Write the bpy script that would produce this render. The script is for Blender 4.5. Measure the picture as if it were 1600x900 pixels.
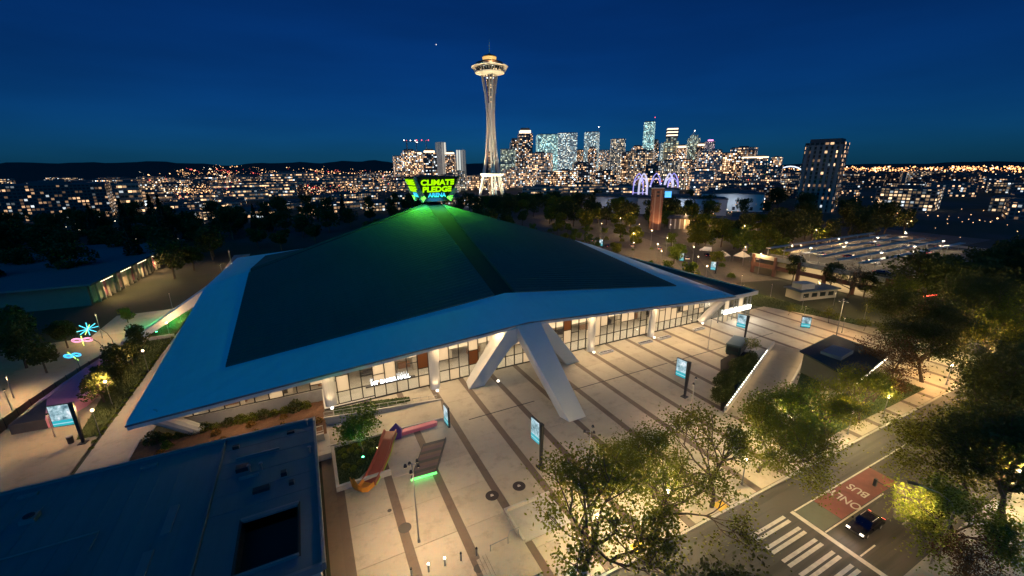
import bpy, bmesh, math, random
from mathutils import Vector, Matrix
from math import radians, sin, cos, pi
R = random.Random(7)
sc = bpy.context.scene
for o in list(bpy.data.objects):
    bpy.data.objects.remove(o)

# ------------------------------------------------------------------ camera
# world axes: X along the arena's front (and the street), Y away from the camera, metres
cam_d = bpy.data.cameras.new("camera")
cam = bpy.data.objects.new("camera", cam_d)
sc.collection.objects.link(cam)
cam_d.sensor_width = 36.0
cam_d.lens = 650.0 / 1600.0 * 36.0
cam_d.clip_start = 0.5
cam_d.clip_end = 60000.0
cam.matrix_world = (Matrix.Translation((0, 0, 40.0)) @ Matrix.Rotation(radians(-26.3), 4, 'Z')
                    @ Matrix.Rotation(radians(90 - 16.2), 4, 'X') @ Matrix.Rotation(radians(-0.6), 4, 'Z'))
sc.camera = cam

# ------------------------------------------------------------------ sky
world = bpy.data.worlds.new("World")
sc.world = world
world.use_nodes = True
wn = world.node_tree
wn.nodes.clear()
w_out = wn.nodes.new('ShaderNodeOutputWorld')
w_bg = wn.nodes.new('ShaderNodeBackground')
w_sky = wn.nodes.new('ShaderNodeTexSky')
w_sky.sky_type = 'NISHITA'
w_sky.sun_disc = False
SUN_EL, SUN_ROT = 14.0, 205.0
w_sky.sun_elevation = radians(SUN_EL)
w_sky.sun_rotation = radians(SUN_ROT)
w_sky.air_density = 1.0
w_sky.dust_density = 0.3
w_sky.ozone_density = 6.0
w_tint = wn.nodes.new('ShaderNodeMix')
w_tint.data_type = 'RGBA'
w_tint.blend_type = 'MULTIPLY'
w_tint.inputs[0].default_value = 1.0
w_tint.inputs[7].default_value = (0.012, 0.115, 0.275, 1)
wn.links.new(w_sky.outputs[0], w_tint.inputs[6])
# faint high cloud, the same all round
w_tc = wn.nodes.new('ShaderNodeTexCoord')
w_map = wn.nodes.new('ShaderNodeMapping')
w_map.inputs['Scale'].default_value = (1.2, 1.2, 7.0)
w_nz = wn.nodes.new('ShaderNodeTexNoise')
w_nz.inputs['Scale'].default_value = 1.6
w_nz.inputs['Detail'].default_value = 6.0
w_mr = wn.nodes.new('ShaderNodeMapRange')
w_mr.inputs[1].default_value, w_mr.inputs[2].default_value = 0.35, 0.7
w_mr.inputs[3].default_value, w_mr.inputs[4].default_value = 0.84, 1.08
w_cl = wn.nodes.new('ShaderNodeVectorMath')
w_cl.operation = 'SCALE'
wn.links.new(w_tc.outputs['Generated'], w_map.inputs[0])
wn.links.new(w_map.outputs[0], w_nz.inputs[0])
wn.links.new(w_nz.outputs[0], w_mr.inputs[0])
wn.links.new(w_tint.outputs[2], w_cl.inputs[0])
wn.links.new(w_mr.outputs[0], w_cl.inputs['Scale'])
wn.links.new(w_cl.outputs[0], w_bg.inputs[0])
w_bg.inputs[1].default_value = 0.10
wn.links.new(w_bg.outputs[0], w_out.inputs[0])

# afterglow of the sunken sun behind the camera: one very soft, weak, blue sun lamp
sun_d = bpy.data.lights.new('sun', 'SUN')
sun_d.energy = 0.5
sun_d.angle = radians(70)
sun_d.color = (0.0, 0.40, 1.0)
sun = bpy.data.objects.new('sun', sun_d)
sc.collection.objects.link(sun)
sun.rotation_euler = (radians(90 - 40), 0, radians(SUN_ROT - 180) * -1)

sc.view_settings.view_transform = 'Standard'
sc.view_settings.look = 'None'
sc.view_settings.exposure = 0.0
sc.view_settings.gamma = 1.0
cy = sc.cycles
cy.max_bounces = 4
cy.diffuse_bounces = 2
cy.glossy_bounces = 2
cy.transmission_bounces = 3
cy.transparent_max_bounces = 8
cy.sample_clamp_indirect = 4.0
cy.sample_clamp_direct = 0.0
cy.use_light_tree = True
cy.caustics_reflective = False
cy.caustics_refractive = False
cy.use_denoising = True

# ------------------------------------------------------------------ helpers
C = sc.collection

class NT:
    """small helper to write shader node trees"""
    def __init__(s, name):
        s.m = bpy.data.materials.new(name)
        s.m.use_nodes = True
        s.t = s.m.node_tree
        s.t.nodes.clear()
        s.out = s.n('ShaderNodeOutputMaterial')
    def n(s, typ, **kw):
        nd = s.t.nodes.new(typ)
        for k, v in kw.items():
            setattr(nd, k, v)
        return nd
    def l(s, a, b):
        s.t.links.new(a, b)
    def put(s, sock, v):
        if hasattr(v, 'default_value') or hasattr(v, 'is_linked'):
            s.l(v, sock)
        else:
            sock.default_value = v
    def math(s, op, a, b=0.0, c=None):
        nd = s.n('ShaderNodeMath', operation=op)
        s.put(nd.inputs[0], a)
        s.put(nd.inputs[1], b)
        if c is not None:
            s.put(nd.inputs[2], c)
        return nd.outputs[0]
    def mix(s, f, a, b):
        nd = s.n('ShaderNodeMix', data_type='RGBA')
        s.put(nd.inputs[0], f)
        s.put(nd.inputs[6], a)
        s.put(nd.inputs[7], b)
        return nd.outputs[2]
    def noise(s, scale, detail=3.0, vec=None, rough=0.55):
        nd = s.n('ShaderNodeTexNoise')
        nd.inputs['Scale'].default_value = scale
        nd.inputs['Detail'].default_value = detail
        nd.inputs['Roughness'].default_value = rough
        if vec is not None:
            s.l(vec, nd.inputs['Vector'])
        return nd.outputs[0]
    def obj(s):
        return s.n('ShaderNodeTexCoord').outputs['Object']
    def pos(s):
        return s.n('ShaderNodeNewGeometry').outputs['Position']
    def ramp(s, f, p):
        nd = s.n('ShaderNodeValToRGB')
        while len(nd.color_ramp.elements) < len(p):
            nd.color_ramp.elements.new(0.5)
        for e, (x, c) in zip(nd.color_ramp.elements, p):
            e.position = x
            e.color = c
        s.l(f, nd.inputs[0])
        return nd.outputs[0]
    def bsdf(s, col, rough=0.7, metal=0.0, emit=None, estr=0.0, bump=None, bstr=0.3, bdist=0.05, spec=0.5):
        b = s.n('ShaderNodeBsdfPrincipled')
        s.put(b.inputs['Base Color'], col)
        s.put(b.inputs['Roughness'], rough)
        s.put(b.inputs['Metallic'], metal)
        s.put(b.inputs['Specular IOR Level'], spec)
        if emit is not None:
            s.put(b.inputs['Emission Color'], emit)
            s.put(b.inputs['Emission Strength'], estr)
        if bump is not None:
            bn = s.n('ShaderNodeBump')
            bn.inputs['Strength'].default_value = bstr
            bn.inputs['Distance'].default_value = bdist
            s.l(bump, bn.inputs['Height'])
            s.l(bn.outputs[0], b.inputs['Normal'])
        s.l(b.outputs[0], s.out.inputs[0])
        return b

def c4(c):
    return (c[0], c[1], c[2], 1.0)

MATS = {}
def mat(name, col=(0.5, 0.5, 0.5), rough=0.7, metal=0.0, var=0.18, scale=0.8, bump=0.15, worldpos=False):
    """plain material with procedural mottling and fine relief"""
    if name in MATS:
        return MATS[name]
    t = NT(name)
    vec = t.pos() if worldpos else t.obj()
    f = t.noise(scale, 4.0, vec)
    f2 = t.noise(scale * 9.0, 2.0, vec)
    d = [max(0, x * (1 - var)) for x in col]
    l = [min(1, x * (1 + var)) for x in col]
    base = t.mix(f, c4(d), c4(l))
    col2 = t.mix(t.math('MULTIPLY', f2, 0.35), base, c4([x * 0.75 for x in col]))
    t.bsdf(col2, t.math('ADD', t.math('MULTIPLY', f, 0.15), max(0.02, rough - 0.07)), metal, bump=f2, bstr=bump, bdist=0.03)
    MATS[name] = t.m
    return t.m

def glow(name, col, strength, base=(0.3, 0.3, 0.3)):
    """something that gives off light"""
    if name in MATS:
        return MATS[name]
    t = NT(name)
    f = t.noise(6.0, 2.0, t.obj())
    s = t.math('MULTIPLY', t.math('ADD', t.math('MULTIPLY', f, 0.3), 0.85), strength)
    t.bsdf(c4(base), 0.5, emit=c4(col), estr=s)
    MATS[name] = t.m
    return t.m

class MB:
    def __init__(s):
        s.v, s.f, s.mi = [], [], []
    def add(s, vs, fs, mi=0):
        o = len(s.v)
        s.v += [tuple(p) for p in vs]
        s.f += [tuple(i + o for i in f) for f in fs]
        s.mi += [mi] * len(fs)
        return s
    def box(s, x0, x1, y0, y1, z0, z1, mi=0):
        return s.add([(x0, y0, z0), (x1, y0, z0), (x1, y1, z0), (x0, y1, z0), (x0, y0, z1), (x1, y0, z1), (x1, y1, z1), (x0, y1, z1)],
                     [(3, 2, 1, 0), (4, 5, 6, 7), (0, 1, 5, 4), (1, 2, 6, 5), (2, 3, 7, 6), (3, 0, 4, 7)], mi)
    def cbox(s, cx, cy, z0, w, d, h, rz=0.0, mi=0):
        c, n = cos(rz), sin(rz)
        p = []
        for z in (z0, z0 + h):
            for a, b in ((-1, -1), (1, -1), (1, 1), (-1, 1)):
                x, y = a * w / 2, b * d / 2
                p.append((cx + c * x - n * y, cy + n * x + c * y, z))
        return s.add(p, [(3, 2, 1, 0), (4, 5, 6, 7), (0, 1, 5, 4), (1, 2, 6, 5), (2, 3, 7, 6), (3, 0, 4, 7)], mi)
    def hexa(s, b, t, mi=0):
        """two quads (4 points each, same winding) joined"""
        return s.add(list(b) + list(t), [(3, 2, 1, 0), (4, 5, 6, 7), (0, 1, 5, 4), (1, 2, 6, 5), (2, 3, 7, 6), (3, 0, 4, 7)], mi)
    def prism(s, poly, z0, z1, mi=0):
        n = len(poly)
        vs = [(x, y, z0) for x, y in poly] + [(x, y, z1) for x, y in poly]
        fs = [tuple(range(n - 1, -1, -1)), tuple(range(n, 2 * n))] + [(i, (i + 1) % n, n + (i + 1) % n, n + i) for i in range(n)]
        return s.add(vs, fs, mi)
    def cyl(s, x, y, z0, z1, r0, r1=None, n=12, mi=0):
        r1 = r0 if r1 is None else r1
        vs = [(x + r0 * cos(2 * pi * i / n), y + r0 * sin(2 * pi * i / n), z0) for i in range(n)]
        vs += [(x + r1 * cos(2 * pi * i / n), y + r1 * sin(2 * pi * i / n), z1) for i in range(n)]
        return s.add(vs, [tuple(range(n - 1, -1, -1)), tuple(range(n, 2 * n))] + [(i, (i + 1) % n, n + (i + 1) % n, n + i) for i in range(n)], mi)
    def lathe(s, prof, n=24, cx=0, cy=0, mi=0):
        vs = []
        for r, z in prof:
            for i in range(n):
                a = 2 * pi * i / n
                vs.append((cx + r * cos(a), cy + r * sin(a), z))
        fs = []
        for k in range(len(prof) - 1):
            for i in range(n):
                j = (i + 1) % n
                fs.append((k * n + i, k * n + j, (k + 1) * n + j, (k + 1) * n + i))
        fs.append(tuple(range(n - 1, -1, -1)))
        fs.append(tuple(range((len(prof) - 1) * n, len(prof) * n)))
        return s.add(vs, fs, mi)
    def tube(s, pts, rad, n=6, mi=0):
        pts = [Vector(p) for p in pts]
        if not hasattr(rad, '__len__'):
            rad = [rad] * len(pts)
        vs, fs = [], []
        for k, p in enumerate(pts):
            d = (pts[min(k + 1, len(pts) - 1)] - pts[max(k - 1, 0)])
            d = d.normalized() if d.length > 1e-6 else Vector((0, 0, 1))
            a = d.cross(Vector((0, 0, 1)) if abs(d.z) < 0.9 else Vector((1, 0, 0))).normalized()
            b = d.cross(a)
            for i in range(n):
                t = 2 * pi * i / n
                vs.append(p + (a * cos(t) + b * sin(t)) * rad[k])
        for k in range(len(pts) - 1):
            for i in range(n):
                j = (i + 1) % n
                fs.append((k * n + i, (k + 1) * n + i, (k + 1) * n + j, k * n + j))
        fs.append(tuple(range(n)))
        fs.append(tuple(range(len(pts) * n - 1, (len(pts) - 1) * n - 1, -1)))
        return s.add(vs, fs, mi)
    def mesh(s, name, mats):
        me = bpy.data.meshes.new(name)
        me.from_pydata(s.v, [], s.f)
        for m in (mats if isinstance(mats, (list, tuple)) else [mats]):
            me.materials.append(m)
        if any(s.mi):
            me.polygons.foreach_set('material_index', s.mi)
        me.update()
        return me
    def build(s, name, mats, parent=None, loc=None, smooth=False, bevel=0.0):
        me = s.mesh(name, mats)
        if smooth:
            me.polygons.foreach_set('use_smooth', [True] * len(me.polygons))
        return put(name, me, parent, loc, bevel=bevel)

def put(name, me, parent=None, loc=None, rz=0.0, bevel=0.0):
    o = bpy.data.objects.new(name, me)
    C.objects.link(o)
    if loc is not None:
        o.location = loc
    o.rotation_euler.z = rz
    if parent is not None:
        o.parent = parent
    if bevel > 0:
        b = o.modifiers.new('bevel', 'BEVEL')
        b.width = bevel
        b.segments = 2
        b.limit_method = 'ANGLE'
    return o

def tag(o, label=None, cat=None, group=None, kind=None):
    if label: o['label'] = label
    if cat: o['category'] = cat
    if group: o['group'] = group
    if kind: o['kind'] = kind
    return o

def thing(name, label, cat, loc=(0, 0, 0), rz=0.0, group=None):
    o = bpy.data.objects.new(name, None)
    C.objects.link(o)
    o.location = loc
    o.rotation_euler.z = rz
    o.empty_display_size = 0.3
    return tag(o, label, cat, group)

def copy_tree(o, parent=None):
    c = o.copy()
    C.objects.link(c)
    c.parent = parent
    for ch in list(o.children):
        copy_tree(ch, c)
    return c

def lamp(name, typ, loc, power, col, parent=None, size=0.3, rot=None, spot=None, blend=0.5, aim=None, size_y=None):
    d = bpy.data.lights.new(name, typ)
    d.energy = power
    d.color = col
    if typ == 'AREA':
        d.size = size
        if size_y:
            d.shape = 'RECTANGLE'
            d.size_y = size_y
    else:
        d.shadow_soft_size = size
    if typ == 'SPOT':
        d.spot_size = radians(spot or 120)
        d.spot_blend = blend
    o = bpy.data.objects.new(name, d)
    C.objects.link(o)
    o.location = loc
    if rot is not None:
        o.rotation_euler = rot
    if aim is not None:
        o.rotation_euler = (Vector(aim) - Vector(loc)).to_track_quat('-Z', 'Y').to_euler()
    if parent is not None:
        o.parent = parent
    return o

WARM = (1.0, 0.62, 0.26)
NEUT = (1.0, 0.70, 0.36)
SODIUM = (1.0, 0.55, 0.19)

def text_mesh(s, size, bold=0.0, ext=0.02, spacing=1.0):
    cu = bpy.data.curves.new('lettering', 'FONT')
    cu.body = s
    cu.size = size
    cu.offset = bold
    cu.extrude = ext
    cu.align_x = 'CENTER'
    cu.space_character = spacing
    o = bpy.data.objects.new('lettering', cu)
    C.objects.link(o)
    dg = bpy.context.evaluated_depsgraph_get()
    me = bpy.data.meshes.new_from_object(o.evaluated_get(dg))
    bpy.data.objects.remove(o)
    return me

# lit-window material for buildings, its dense glow also standing in for lit walls (object space, metres)
def windows(name, wall, glass, cw=4.0, fh=3.6, lit=0.4, warm=(1.0, 0.72, 0.42), cool=(0.85, 0.95, 1.0), coolf=0.25, strength=3.0,
            gu=(0.15, 0.85), gv=(0.25, 0.85), rough=0.4, band=0.0, grough=0.2, floorf=0.0):
    if name in MATS:
        return MATS[name]
    t = NT(name)
    tc = t.n('ShaderNodeTexCoord')
    sx = t.n('ShaderNodeSeparateXYZ'); t.l(tc.outputs['Object'], sx.inputs[0])
    sn = t.n('ShaderNodeSeparateXYZ'); t.l(tc.outputs['Normal'], sn.inputs[0])
    side = t.math('GREATER_THAN', t.math('ABSOLUTE', sn.outputs[0]), 0.6)
    u = t.math('ADD', t.math('MULTIPLY', sx.outputs[1], side), t.math('MULTIPLY', sx.outputs[0], t.math('SUBTRACT', 1.0, side)))
    u = t.math('DIVIDE', t.math('ADD', u, 500.0), cw)
    v = t.math('DIVIDE', t.math('ADD', sx.outputs[2], 400.0 * fh), fh)
    fu, fv = t.math('FRACT', u), t.math('FRACT', v)
    cu_, cv_ = t.math('FLOOR', u), t.math('FLOOR', v)
    def band_(x, a, b):
        return t.math('MULTIPLY', t.math('GREATER_THAN', x, a), t.math('LESS_THAN', x, b))
    m = t.math('MULTIPLY', band_(fu, *gu), band_(fv, *gv))
    m = t.math('MULTIPLY', m, t.math('LESS_THAN', t.math('ABSOLUTE', sn.outputs[2]), 0.5))
    rnd = t.n('ShaderNodeObjectInfo').outputs['Random']
    cb = t.n('ShaderNodeCombineXYZ')
    t.l(t.math('ADD', cu_, t.math('MULTIPLY', side, 71.0)), cb.inputs[0])
    t.l(cv_, cb.inputs[1])
    t.l(t.math('MULTIPLY', rnd, 311.0), cb.inputs[2])
    wn_ = t.n('ShaderNodeTexWhiteNoise', noise_dimensions='3D'); t.l(cb.outputs[0], wn_.inputs[0])
    cb2 = t.n('ShaderNodeCombineXYZ')
    t.l(cv_, cb2.inputs[1]); t.l(t.math('MULTIPLY', rnd, 97.0), cb2.inputs[2])
    wf = t.n('ShaderNodeTexWhiteNoise', noise_dimensions='3D'); t.l(cb2.outputs[0], wf.inputs[0])
    sep = t.n('ShaderNodeSeparateColor'); t.l(wn_.outputs['Color'], sep.inputs[0])
    val = t.math('ADD', t.math('MULTIPLY', wn_.outputs['Value'], 1.0 - floorf), t.math('MULTIPLY', wf.outputs['Value'], floorf))
    on = t.math('LESS_THAN', val, lit)
    tone = t.mix(t.math('LESS_THAN', sep.outputs[1], coolf), c4(warm), c4(cool))
    amt = t.math('MULTIPLY', t.math('MULTIPLY', on, m), t.math('ADD', t.math('MULTIPLY', t.math('POWER', sep.outputs[2], 3.0), 1.5), 0.09))
    g = t.noise(0.15, 3.0, tc.outputs['Object'])
    wallc = t.mix(g, c4([x * 0.7 for x in wall]), c4([min(1, x * 1.2) for x in wall]))
    b = t.bsdf(t.mix(m, wallc, c4(glass)), t.math('ADD', t.math('MULTIPLY', m, grough - rough), rough), emit=tone, estr=t.math('MULTIPLY', amt, strength),
               bump=t.math('SUBTRACT', 1.0, m), bstr=0.4, bdist=0.2)
    MATS[name] = t.m
    return t.m
# ------------------------------------------------------------------ ground, plaza, street
def stone(name, col, rnd=0.07, stain=0.25, rough=0.75):
    if name in MATS:
        return MATS[name]
    t = NT(name)
    p = t.pos()
    f = t.noise(0.12, 5.0, p)
    f2 = t.noise(1.3, 4.0, p)
    f3 = t.noise(14.0, 2.0, p)
    r = t.n('ShaderNodeObjectInfo').outputs['Random']
    k = t.math('ADD', t.math('MULTIPLY', r, 2 * rnd), 1.0 - rnd)
    k = t.math('MULTIPLY', k, t.math('ADD', t.math('MULTIPLY', f, stain * 1.6), 1.0 - stain * 0.8))
    k = t.math('MULTIPLY', k, t.math('ADD', t.math('MULTIPLY', f2, 0.22), 0.89))
    k = t.math('MULTIPLY', k, t.math('ADD', t.math('MULTIPLY', f3, 0.16), 0.92))
    f4 = t.noise(0.45, 6.0, p, 0.7)
    sm = t.n('ShaderNodeMapRange'); sm.inputs[1].default_value = 0.52; sm.inputs[2].default_value = 0.68
    sm.inputs[3].default_value = 1.0; sm.inputs[4].default_value = 1.0 - stain * 0.9
    t.l(f4, sm.inputs[0])
    k = t.math('MULTIPLY', k, sm.outputs[0])
    mx = t.n('ShaderNodeVectorMath', operation='SCALE')
    mx.inputs[0].default_value = col
    t.l(k, mx.inputs['Scale'])
    t.bsdf(mx.outputs[0], t.math('ADD', t.math('MULTIPLY', f2, 0.3), rough - 0.2), bump=f3, bstr=0.12, bdist=0.02)
    MATS[name] = t.m
    return t.m

M_slab = stone('pale_concrete', (0.39, 0.34, 0.265))
M_band = stone('grey_granite', (0.145, 0.105, 0.078), 0.05)
M_walk = stone('walk_concrete', (0.33, 0.31, 0.28))
M_kerb = mat('kerb_stone', (0.40, 0.38, 0.34), 0.8)
M_wall = stone('cast_concrete', (0.42, 0.39, 0.35), 0.05, 0.3)
M_white = mat('white_concrete', (0.62, 0.60, 0.57), 0.6, var=0.08, scale=0.3)
M_dark = mat('dark_metal', (0.035, 0.035, 0.04), 0.45, 0.3)
M_steel = mat('grey_steel', (0.30, 0.30, 0.31), 0.4, 0.7)
M_soil = mat('bark_mulch', (0.13, 0.06, 0.03), 0.95, var=0.6, scale=2.5, bump=0.8)

def ground_mat():
    t = NT('ground_cover')
    p = t.pos()
    f = t.noise(0.012, 5.0, p)
    f2 = t.noise(0.3, 4.0, p)
    col = t.mix(t.ramp(f, [(0.45, (0, 0, 0, 1)), (0.55, (1, 1, 1, 1))]), (0.035, 0.045, 0.02, 1), (0.06, 0.058, 0.055, 1))
    col = t.mix(t.math('MULTIPLY', f2, 0.5), col, (0.02, 0.022, 0.014, 1))
    t.bsdf(col, 0.95, bump=f2, bstr=0.4, bdist=0.1)
    return t.m
g_ = MB()
g_.add([(-9000, -3000, -0.17), (9000, -3000, -0.17), (9000, 14000, -0.17), (-9000, 14000, -0.17)], [(0, 1, 2, 3)])
tag(g_.build('ground', ground_mat()), kind='structure')

plaza = MB().box(-2.4, 126, 25.3, 71, -0.165, -0.06).build('plaza', M_band)
tag(plaza, kind='structure')
band_xs = [-0.5 + 6 * k for k in range(22)]
rows = [25.35, 31.0, 37.0, 43.0, 49.0, 57.0, 63.5, 70.9]
def clipped(x0, x1, y0, y1):
    # left out where planters, ramp and hedge stand
    if x1 < 9 and y0 > 49.5 and y1 > 58: return True
    return False
_slabs = {}
for i, bx_ in enumerate(band_xs):
    b0 = bx_ - 0.5
    MB().box(b0 + 0.012, b0 + 0.988, 25.35, 70.9, -0.06, 0.0).build('paving_band', M_band, plaza)
    for y0, y1 in zip(rows[:-1], rows[1:]):
        x0, x1 = bx_ + 0.5, bx_ + 5.5
        key = round(y1 - y0, 2)
        if key not in _slabs:
            _slabs[key] = MB().box(0.02, 4.98, 0.02, key - 0.02, -0.06, 0.004).mesh('slab', M_slab)
        if x0 > 124.5: continue
        put('slab', _slabs[key], plaza, (x0, y0, 0))
joint = mat('drain_slot', (0.05, 0.045, 0.04), 0.8)
for x0, x1 in ((20, 32.4), (39.8, 64.5), (66, 100)):
    MB().box(x0, x1, 56.9, 57.1, 0.0, 0.009).build('drain_slot', joint, plaza)

# street
def asphalt():
    t = NT('asphalt')
    p = t.pos()
    f = t.noise(0.15, 5.0, p)
    f2 = t.noise(2.0, 4.0, p)
    f3 = t.noise(30.0, 2.0, p)
    col = t.mix(f, (0.045, 0.043, 0.04, 1), (0.085, 0.08, 0.072, 1))
    col = t.mix(t.math('MULTIPLY', f2, 0.4), col, (0.05, 0.046, 0.042, 1))
    mp = t.n('ShaderNodeMapping'); mp.inputs['Scale'].default_value = (0.05, 1.1, 1.0); t.l(p, mp.inputs[0])
    tr = t.noise(1.0, 4.0, mp.outputs[0])
    col = t.mix(t.ramp(tr, [(0.5, (0, 0, 0, 1)), (0.62, (0.7, 0.7, 0.7, 1))]), col, (0.03, 0.028, 0.026, 1))
    t.bsdf(col, 0.75, bump=f3, bstr=0.3, bdist=0.01)
    return t.m
M_asph = asphalt()
tag(MB().box(-260, 420, 11.4, 25.0, -0.165, -0.13).build('road', M_asph), kind='structure')
tag(MB().box(-260, 420, -6.0, 11.1, -0.165, 0.0).build('pavement', M_walk), kind='structure')
kerb = thing('kerb', None, None)
tag(kerb, kind='structure')
ks = MB().box(0.02, 3.98, 0, 0.3, -0.165, 0.0).mesh('kerb_stone', M_kerb)
for k in range(0, 36):
    put('kerb_stone', ks, kerb, (k * 4 - 2.4, 25.0, 0.006))
for k in range(5, 26):
    put('kerb_stone', ks, kerb, (k * 4 - 2.4, 11.1, 0.006))
M_paint = mat('road_paint', (0.55, 0.53, 0.48), 0.7, var=0.45, scale=2.2)
M_redp = mat('red_lane_paint', (0.20, 0.068, 0.058), 0.85, var=0.55, scale=0.9)
M_grnp = mat('green_lane_paint', (0.095, 0.115, 0.085), 0.8, var=0.35, scale=0.6)
def marking(name, mb, m):
    return tag(mb.build(name, m), kind='structure')
ZM = -0.126
marking('stop_line', MB().box(47.5, 48.1, 11.6, 21.5, -0.13, ZM + 0.004), M_paint)
for y in (21.6, 19.85, 18.1, 16.35, 14.6, 12.95):
    for d in (0, 0.62):
        marking('crosswalk_stripe', MB().box(40.3, 46.3, y - d - 0.38, y - d, -0.13, ZM), M_paint)
marking('lane_line', MB().box(48.2, 140, 21.3, 21.48, -0.13, ZM + 0.004), M_paint)
marking('lane_line', MB().box(48.2, 61, 17.9, 18.06, -0.13, ZM + 0.004), M_paint)
for k in range(9):
    marking('lane_line', MB().box(48.2 + k * 9, 51.2 + k * 9, 14.5, 14.65, -0.13, ZM), M_paint)
marking('bus_lane', MB().box(51.9, 65, 18.15, 21.25, -0.13, ZM), M_redp)
marking('green_box', MB().box(48.2, 51.85, 18.15, 21.25, -0.13, ZM), M_grnp)
for s, x in (('BUS', 59.3), ('ONLY', 56.2)):
    me = text_mesh(s, 1.5, 0.02, 0.002)
    me.materials.append(M_paint)
    o = put('lane_lettering', me, None, (x, 19.68, ZM + 0.006), radians(90))
    o.scale = (0.85, 1.25, 1)
    tag(o, kind='structure')
for x, y in ((40.9, 25.9), (28.0, 26.0)):
    pad = MB()
    for i in range(5):
        for j in range(4):
            pad.cyl(x - 0.6 + i * 0.3, y - 0.45 + j * 0.3, 0.03, 0.045, 0.07, 0.05, 6)
    pad.box(x - 0.8, x + 0.8, y - 0.6, y + 0.6, 0.004, 0.03)
    tag(pad.build('tactile_pad', mat('yellow_pad', (0.60, 0.38, 0.02), 0.6)),
        'yellow tactile kerb ramp pad ' + ('between the crosswalk and the paired street trees' if x > 35 else 'behind the street tree nearest the bollards'), 'tactile pad', 'yellow tactile pads')

# footpath beside the arena, left pavement, garden terraces
tag(MB().box(-33, -26.2, 60, 240, -0.165, 0.0).build('footpath', M_walk), kind='structure')
tag(MB().box(-120, -33.6, 58, 134, -0.165, -0.01).build('promenade', stone('buff_paving', (0.30, 0.26, 0.20))), kind='structure')
tag(MB().box(-52, -33.6, 134, 152, -0.165, 0.0).build('forecourt', M_walk), kind='structure')
# ------------------------------------------------------------------ arena
CX, CY, HW, IN = 36.0, 127.0, 61.0, 50.7
def roof_mat(name, col, rough, metal, var=0.12):
    t = NT(name)
    p = t.pos()
    f = t.noise(0.05, 5.0, p)
    f2 = t.noise(0.7, 4.0, p)
    mp = t.n('ShaderNodeMapping'); mp.inputs['Scale'].default_value = (0.9, 0.06, 0.3); t.l(p, mp.inputs[0])
    st = t.noise(1.0, 5.0, mp.outputs[0], 0.65)
    base = t.mix(t.math('ADD', t.math('MULTIPLY', f, 0.6), t.math('MULTIPLY', st, 0.4)), c4([x * (1 - var * 1.6) for x in col]), c4([x * (1 + var * 1.6) for x in col]))
    base = t.mix(t.math('MULTIPLY', f2, 0.25), base, c4([x * 0.7 for x in col]))
    t.bsdf(base, t.math('ADD', t.math('MULTIPLY', f2, 0.2), rough + 0.1), metal, bump=f2, bstr=0.08, bdist=0.05, spec=0.15)
    return t.m
M_rdark = roof_mat('slate_roof_sheet', (0.055, 0.105, 0.095), 0.5, 0.0, 0.25)
M_rband = roof_mat('pale_roof_membrane', (0.50, 0.78, 0.84), 0.4, 0.0, 0.12)
M_rgut = roof_mat('dark_ridge_channel', (0.03, 0.035, 0.04), 0.7, 0.0)  # ridge channel, darker than the roof panels on both sides
M_fascia = mat('white_fascia', (0.62, 0.61, 0.60), 0.5, var=0.06)
M_soffit = mat('plaster_soffit', (0.60, 0.56, 0.50), 0.8, var=0.06)

def z_in(x, y):
    s, t = min(1, abs(x - CX) / IN), min(1, abs(y - CY) / IN)
    return 30.6 * (1 - s) * (1 - t) + 14.4 * (s * (1 - t) + t * (1 - s)) + 9.0 * s * t
def z_eave(q):
    return 7.5 + (1 - min(1, abs(q) / HW)) * 3.8

arena = thing('arena', 'large sports arena with four sloping roof faces, pale eaves and glazed front on the plaza', 'arena', (CX, CY, 0))
def A(mb, name, m, parent=None, **k):
    mb.v = [(x - CX, y - CY, z) for x, y, z in mb.v]
    return mb.build(name, m, parent or arena, **k)

G = 2.4   # half width of the ridge gutter
for sx in (-1, 1):
    for sy in (-1, 1):
        N_ = 14
        mb = MB()
        top, bot = [], []
        for i in range(N_ + 1):
            for j in range(N_ + 1):
                x = CX + sx * (G + (IN - G) * i / N_)
                y = CY + sy * (G + (IN - G) * j / N_)
                top.append((x, y, z_in(x, y) + 0.25))
        fs = []
        for i in range(N_):
            for j in range(N_):
                a = i * (N_ + 1) + j
                q = (a, a + N_ + 1, a + N_ + 2, a + 1)
                fs.append(q if sx * sy > 0 else q[::-1])
        mb.add(top, fs)
        # edge skirts
        rim = [i * (N_ + 1) for i in range(N_ + 1)] + [N_ * (N_ + 1) + j for j in range(1, N_ + 1)] + [i * (N_ + 1) + N_ for i in range(N_ - 1, -1, -1)] + list(range(N_ - 1, 0, -1))
        vs = [top[k] for k in rim] + [(top[k][0], top[k][1], top[k][2] - 1.2) for k in rim]
        n = len(rim)
        mb.add(vs, [((i), (i + 1) % n, n + (i + 1) % n, n + i) for i in range(n)])
        panel = A(mb, 'roof_panel', M_rdark, smooth=False)
        if sy < 0:
            ns = 46
            for k in range(1, ns):
                y = CY + sy * (G + (IN - G) * k / ns)
                pts = []
                for i in range(9):
                    x = CX + sx * (G + (IN - G) * i / 8)
                    pts.append((x, y, z_in(x, y) + 0.25))
                rb = MB()
                for p, q in zip(pts[:-1], pts[1:]):
                    rb.hexa([(p[0], y - 0.05, p[2] - 0.02), (q[0], y - 0.05, q[2] - 0.02), (q[0], y + 0.05, q[2] - 0.02), (p[0], y + 0.05, p[2] - 0.02)],
                            [(p[0], y - 0.05, p[2] + 0.08), (q[0], y - 0.05, q[2] + 0.08), (q[0], y + 0.05, q[2] + 0.08), (p[0], y + 0.05, p[2] + 0.08)])
                A(rb, 'roof_seam', M_rdark, panel).location = (0, 0, 0)
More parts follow.
